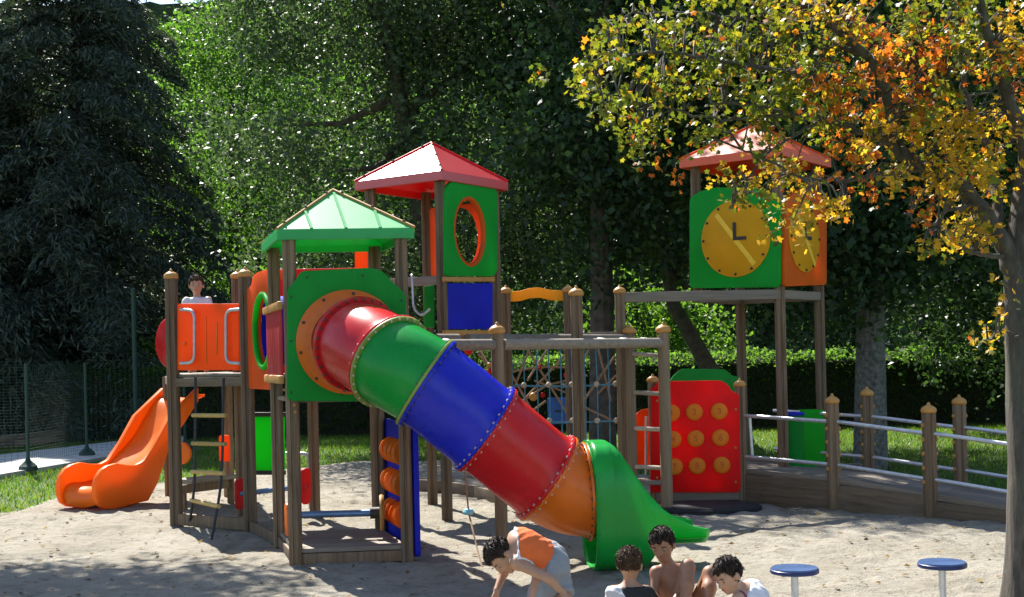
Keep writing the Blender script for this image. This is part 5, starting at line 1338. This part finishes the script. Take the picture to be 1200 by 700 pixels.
# shirtless boy sitting with knees up
Y1 = 7.85
J1 = dict(pelvis=A(800, 728, Y1+.06), chest=A(789, 685, Y1), neck=A(783, 662, Y1-.03), shl=A(769, 671, Y1-.04), shr=A(803, 668, Y1+.0), ell=A(767, 695, Y1-.10), elr=A(797, 693, Y1-.13),
          wrl=A(775, 714, Y1-.22), wrr=A(785, 715, Y1-.26), hipl=A(792, 728, Y1-.02), hipr=A(811, 727, Y1+.02), knl=A(806, 664, Y1-.20), knr=A(832, 672, Y1-.16), anl=Vector((A(801, 700, Y1-.4).x, Y1-.42, .07)), anr=Vector((A(826, 700, Y1-.36).x, Y1-.40, .07)),
          ftl=(-.3, -1, 0), ftr=(-.1, -1, 0), hdl=(.2, -.4, -.8), hdr=(-.3, -.4, -.8))
lg1 = legs_only(J1, 1.0, .016, .62); w1 = Vector(J1['pelvis']).lerp(Vector(J1['chest']), .35); s1_ = Vector(J1['chest'])-Vector(J1['pelvis'])
person('shirtless tanned boy with dark hair sitting in the sand with knees up', (J1['pelvis'].x, Y1, 0), J1, A(776, 638, Y1-.05), Vector((-.33, -.86, -.40)), Vector((-.18, -.28, .94)), SK1, HB, 1.0,
       [('shorts', cloth('dark navy shorts', (.018, .022, .04)), lambda P, b: smax(lg1(P), halfspace(P, w1, s1_), .01))], .97)
# child in the dark shirt, seen from behind
Y2 = 7.6
J2 = dict(pelvis=A(742, 742, Y2), chest=A(739, 705, Y2-.01), neck=A(738, 685, Y2), shl=A(719, 694, Y2+.0), shr=A(758, 694, Y2+.03), ell=A(713, 722, Y2+.04), elr=A(770, 712, Y2+.1),
          wrl=A(724, 738, Y2+.16), wrr=A(770, 732, Y2+.24), hipl=A(734, 744, Y2+.05), hipr=A(750, 744, Y2+.05), knl=A(722, 735, Y2+.24), knr=A(764, 734, Y2+.24), anl=Vector((A(730, 735, Y2+.3).x, Y2+.33, .06)), anr=Vector((A(756, 735, Y2+.3).x, Y2+.34, .06)),
          ftl=(-.2, 1, 0), ftr=(.2, 1, 0), hdl=(.2, .3, -.6), hdr=(-.2, .3, -.6))
t2 = torso_only(J2, .95, .014); l2 = legs_only(J2, .95, .014, .85)
def sleeves(P, J_, gr_=.012, k=.62):
    d = None
    for s in 'lr':
        a, b = Vector(J_['sh'+s]), Vector(J_['el'+s]); x = smax(seg(P, a, a.lerp(b, k), .036+gr_*.6, .032+gr_), halfspace(P, a.lerp(b, k), b-a), .006); d = x if d is None else np.minimum(d, x)
    return d
def shirt2(P, b):
    d = smin(t2(P), sleeves(P, J2), .025); d = smax(d, halfspace(P, Vector(J2['neck'])-Vector((0, 0, .012)), Vector(J2['neck'])-Vector(J2['chest'])), .006); return smax(d, -halfspace(P, J2['pelvis'], (0, 0, 1)), .006)
def yoke2(P, b):
    d = shirt2(P, b)-.003; return smax(d, smax(halfspace(P, A(729, 690, Y2), (1, 0, .28)), -halfspace(P, A(712, 712, Y2), (.4, 0, 1)), .01), .004)
person('small child in dark shirt with white left shoulder, seen from behind', (J2['pelvis'].x, Y2, 0), J2, A(738, 661, Y2), Vector((.35, .90, -.12)), Vector((0, -.05, 1)), SK3, HL, .95,
       [('shirt', cloth('black shirt', (.022, .024, .026)), shirt2), ('white_sleeve', cloth('white sleeve', (.66, .65, .66)), yoke2), ('shorts', cloth('dark shorts', (.03, .032, .038)), lambda P, b: l2(P))], .95, bob=-.02)
# child in the white vest on the right
Y3 = 7.55
J3 = dict(pelvis=A(898, 742, Y3+.05), chest=A(882, 706, Y3), neck=A(868, 690, Y3-.02), shl=A(866, 702, Y3-.10), shr=A(882, 690, Y3+.09), ell=A(858, 722, Y3-.16), elr=A(858, 712, Y3+.10),
          wrl=A(838, 716, Y3-.20), wrr=A(836, 716, Y3+.02), hipl=A(893, 745, Y3-.06), hipr=A(899, 744, Y3+.12), knl=A(860, 738, Y3-.18), knr=A(858, 730, Y3+.14), anl=Vector((A(885, 745, Y3-.2).x, Y3-.22, .06)), anr=Vector((A(885, 745, Y3+.2).x, Y3+.2, .06)),
          ftl=(-1, -.2, 0), ftr=(-1, .2, 0), hdl=(-.8, .1, -.4), hdr=(-.8, 0, -.4))
t3 = torso_only(J3, 1.0, .013); l3 = legs_only(J3, 1.0, .014, .8)
def vest3(P, b):
    d = smax(t3(P), halfspace(P, Vector(J3['chest']).lerp(Vector(J3['neck']), .85), Vector(J3['neck'])-Vector(J3['chest'])), .006)
    for s in 'lr': d = smax(d, -seg(P, J3['sh'+s], J3['el'+s], .042, .04), .006)
    return d
def trim3(P, b):
    d = None
    for s in 'lr':
        x = np.abs(seg(P, J3['sh'+s], J3['el'+s], .044, .042))-.006; d = x if d is None else np.minimum(d, x)
    return smax(t3(P)-.003, d, .003)
person('child in white sleeveless vest bending forward beside the left blue stool', (J3['pelvis'].x, Y3, 0), J3, A(853, 674, Y3-.04), Vector((-.72, -.52, -.52)), Vector((-.42, -.12, .88)), SK2, HB, 1.0,
       [('vest', cloth('white vest', (.80, .79, .84)), vest3), ('vest_trim', cloth('wine red trim', (.24, .05, .07)), trim3), ('shorts', cloth('grey blue shorts', (.15, .18, .25)), lambda P, b: l3(P))], .98)
# child up on the deck
Y4 = 13.85; zd = DA+.0
c = A(231, 350, Y4); X4 = c.x
V3 = lambda x, y, z: Vector((X4+x, Y4+y, z))
hz4 = A(231, 334, Y4).z
J4 = dict(pelvis=V3(.02, 0, hz4-.52), chest=V3(0, 0, hz4-.27), neck=V3(0, 0, hz4-.135), shl=V3(-.115, 0, hz4-.17), shr=V3(.115, 0, hz4-.17), ell=V3(-.15, -.05, hz4-.33), elr=V3(.15, -.05, hz4-.33), wrl=V3(-.13, -.18, hz4-.42), wrr=V3(.13, -.18, hz4-.42),
          hipl=V3(-.05, 0, hz4-.56), hipr=V3(.07, 0, hz4-.56), knl=V3(-.06, -.02, (hz4-.56+zd)/2+.02), knr=V3(.08, -.02, (hz4-.56+zd)/2+.02), anl=V3(-.06, .02, zd+.065), anr=V3(.08, .02, zd+.065), ftl=(-.2, -1, 0), ftr=(.2, -1, 0))
t4 = torso_only(J4, 1.0, .014); l4 = legs_only(J4, 1.0, .016, .85)
person('small boy in white shirt standing on the deck behind the orange railing', (X4, Y4, zd), J4, V3(-.005, 0, hz4), Vector((.18, -.97, -.12)), Vector((0, 0, 1)), SK2, HL, 1.0,
       [('shirt', cloth('white shirt', (.70, .72, .76)), lambda P, b: smax(smin(t4(P), sleeves(P, J4), .025), halfspace(P, J4['neck'], (0, 0, 1)), .006)), ('shorts', cloth('blue shorts', (.06, .10, .2)), lambda P, b: l4(P))], 1.0)
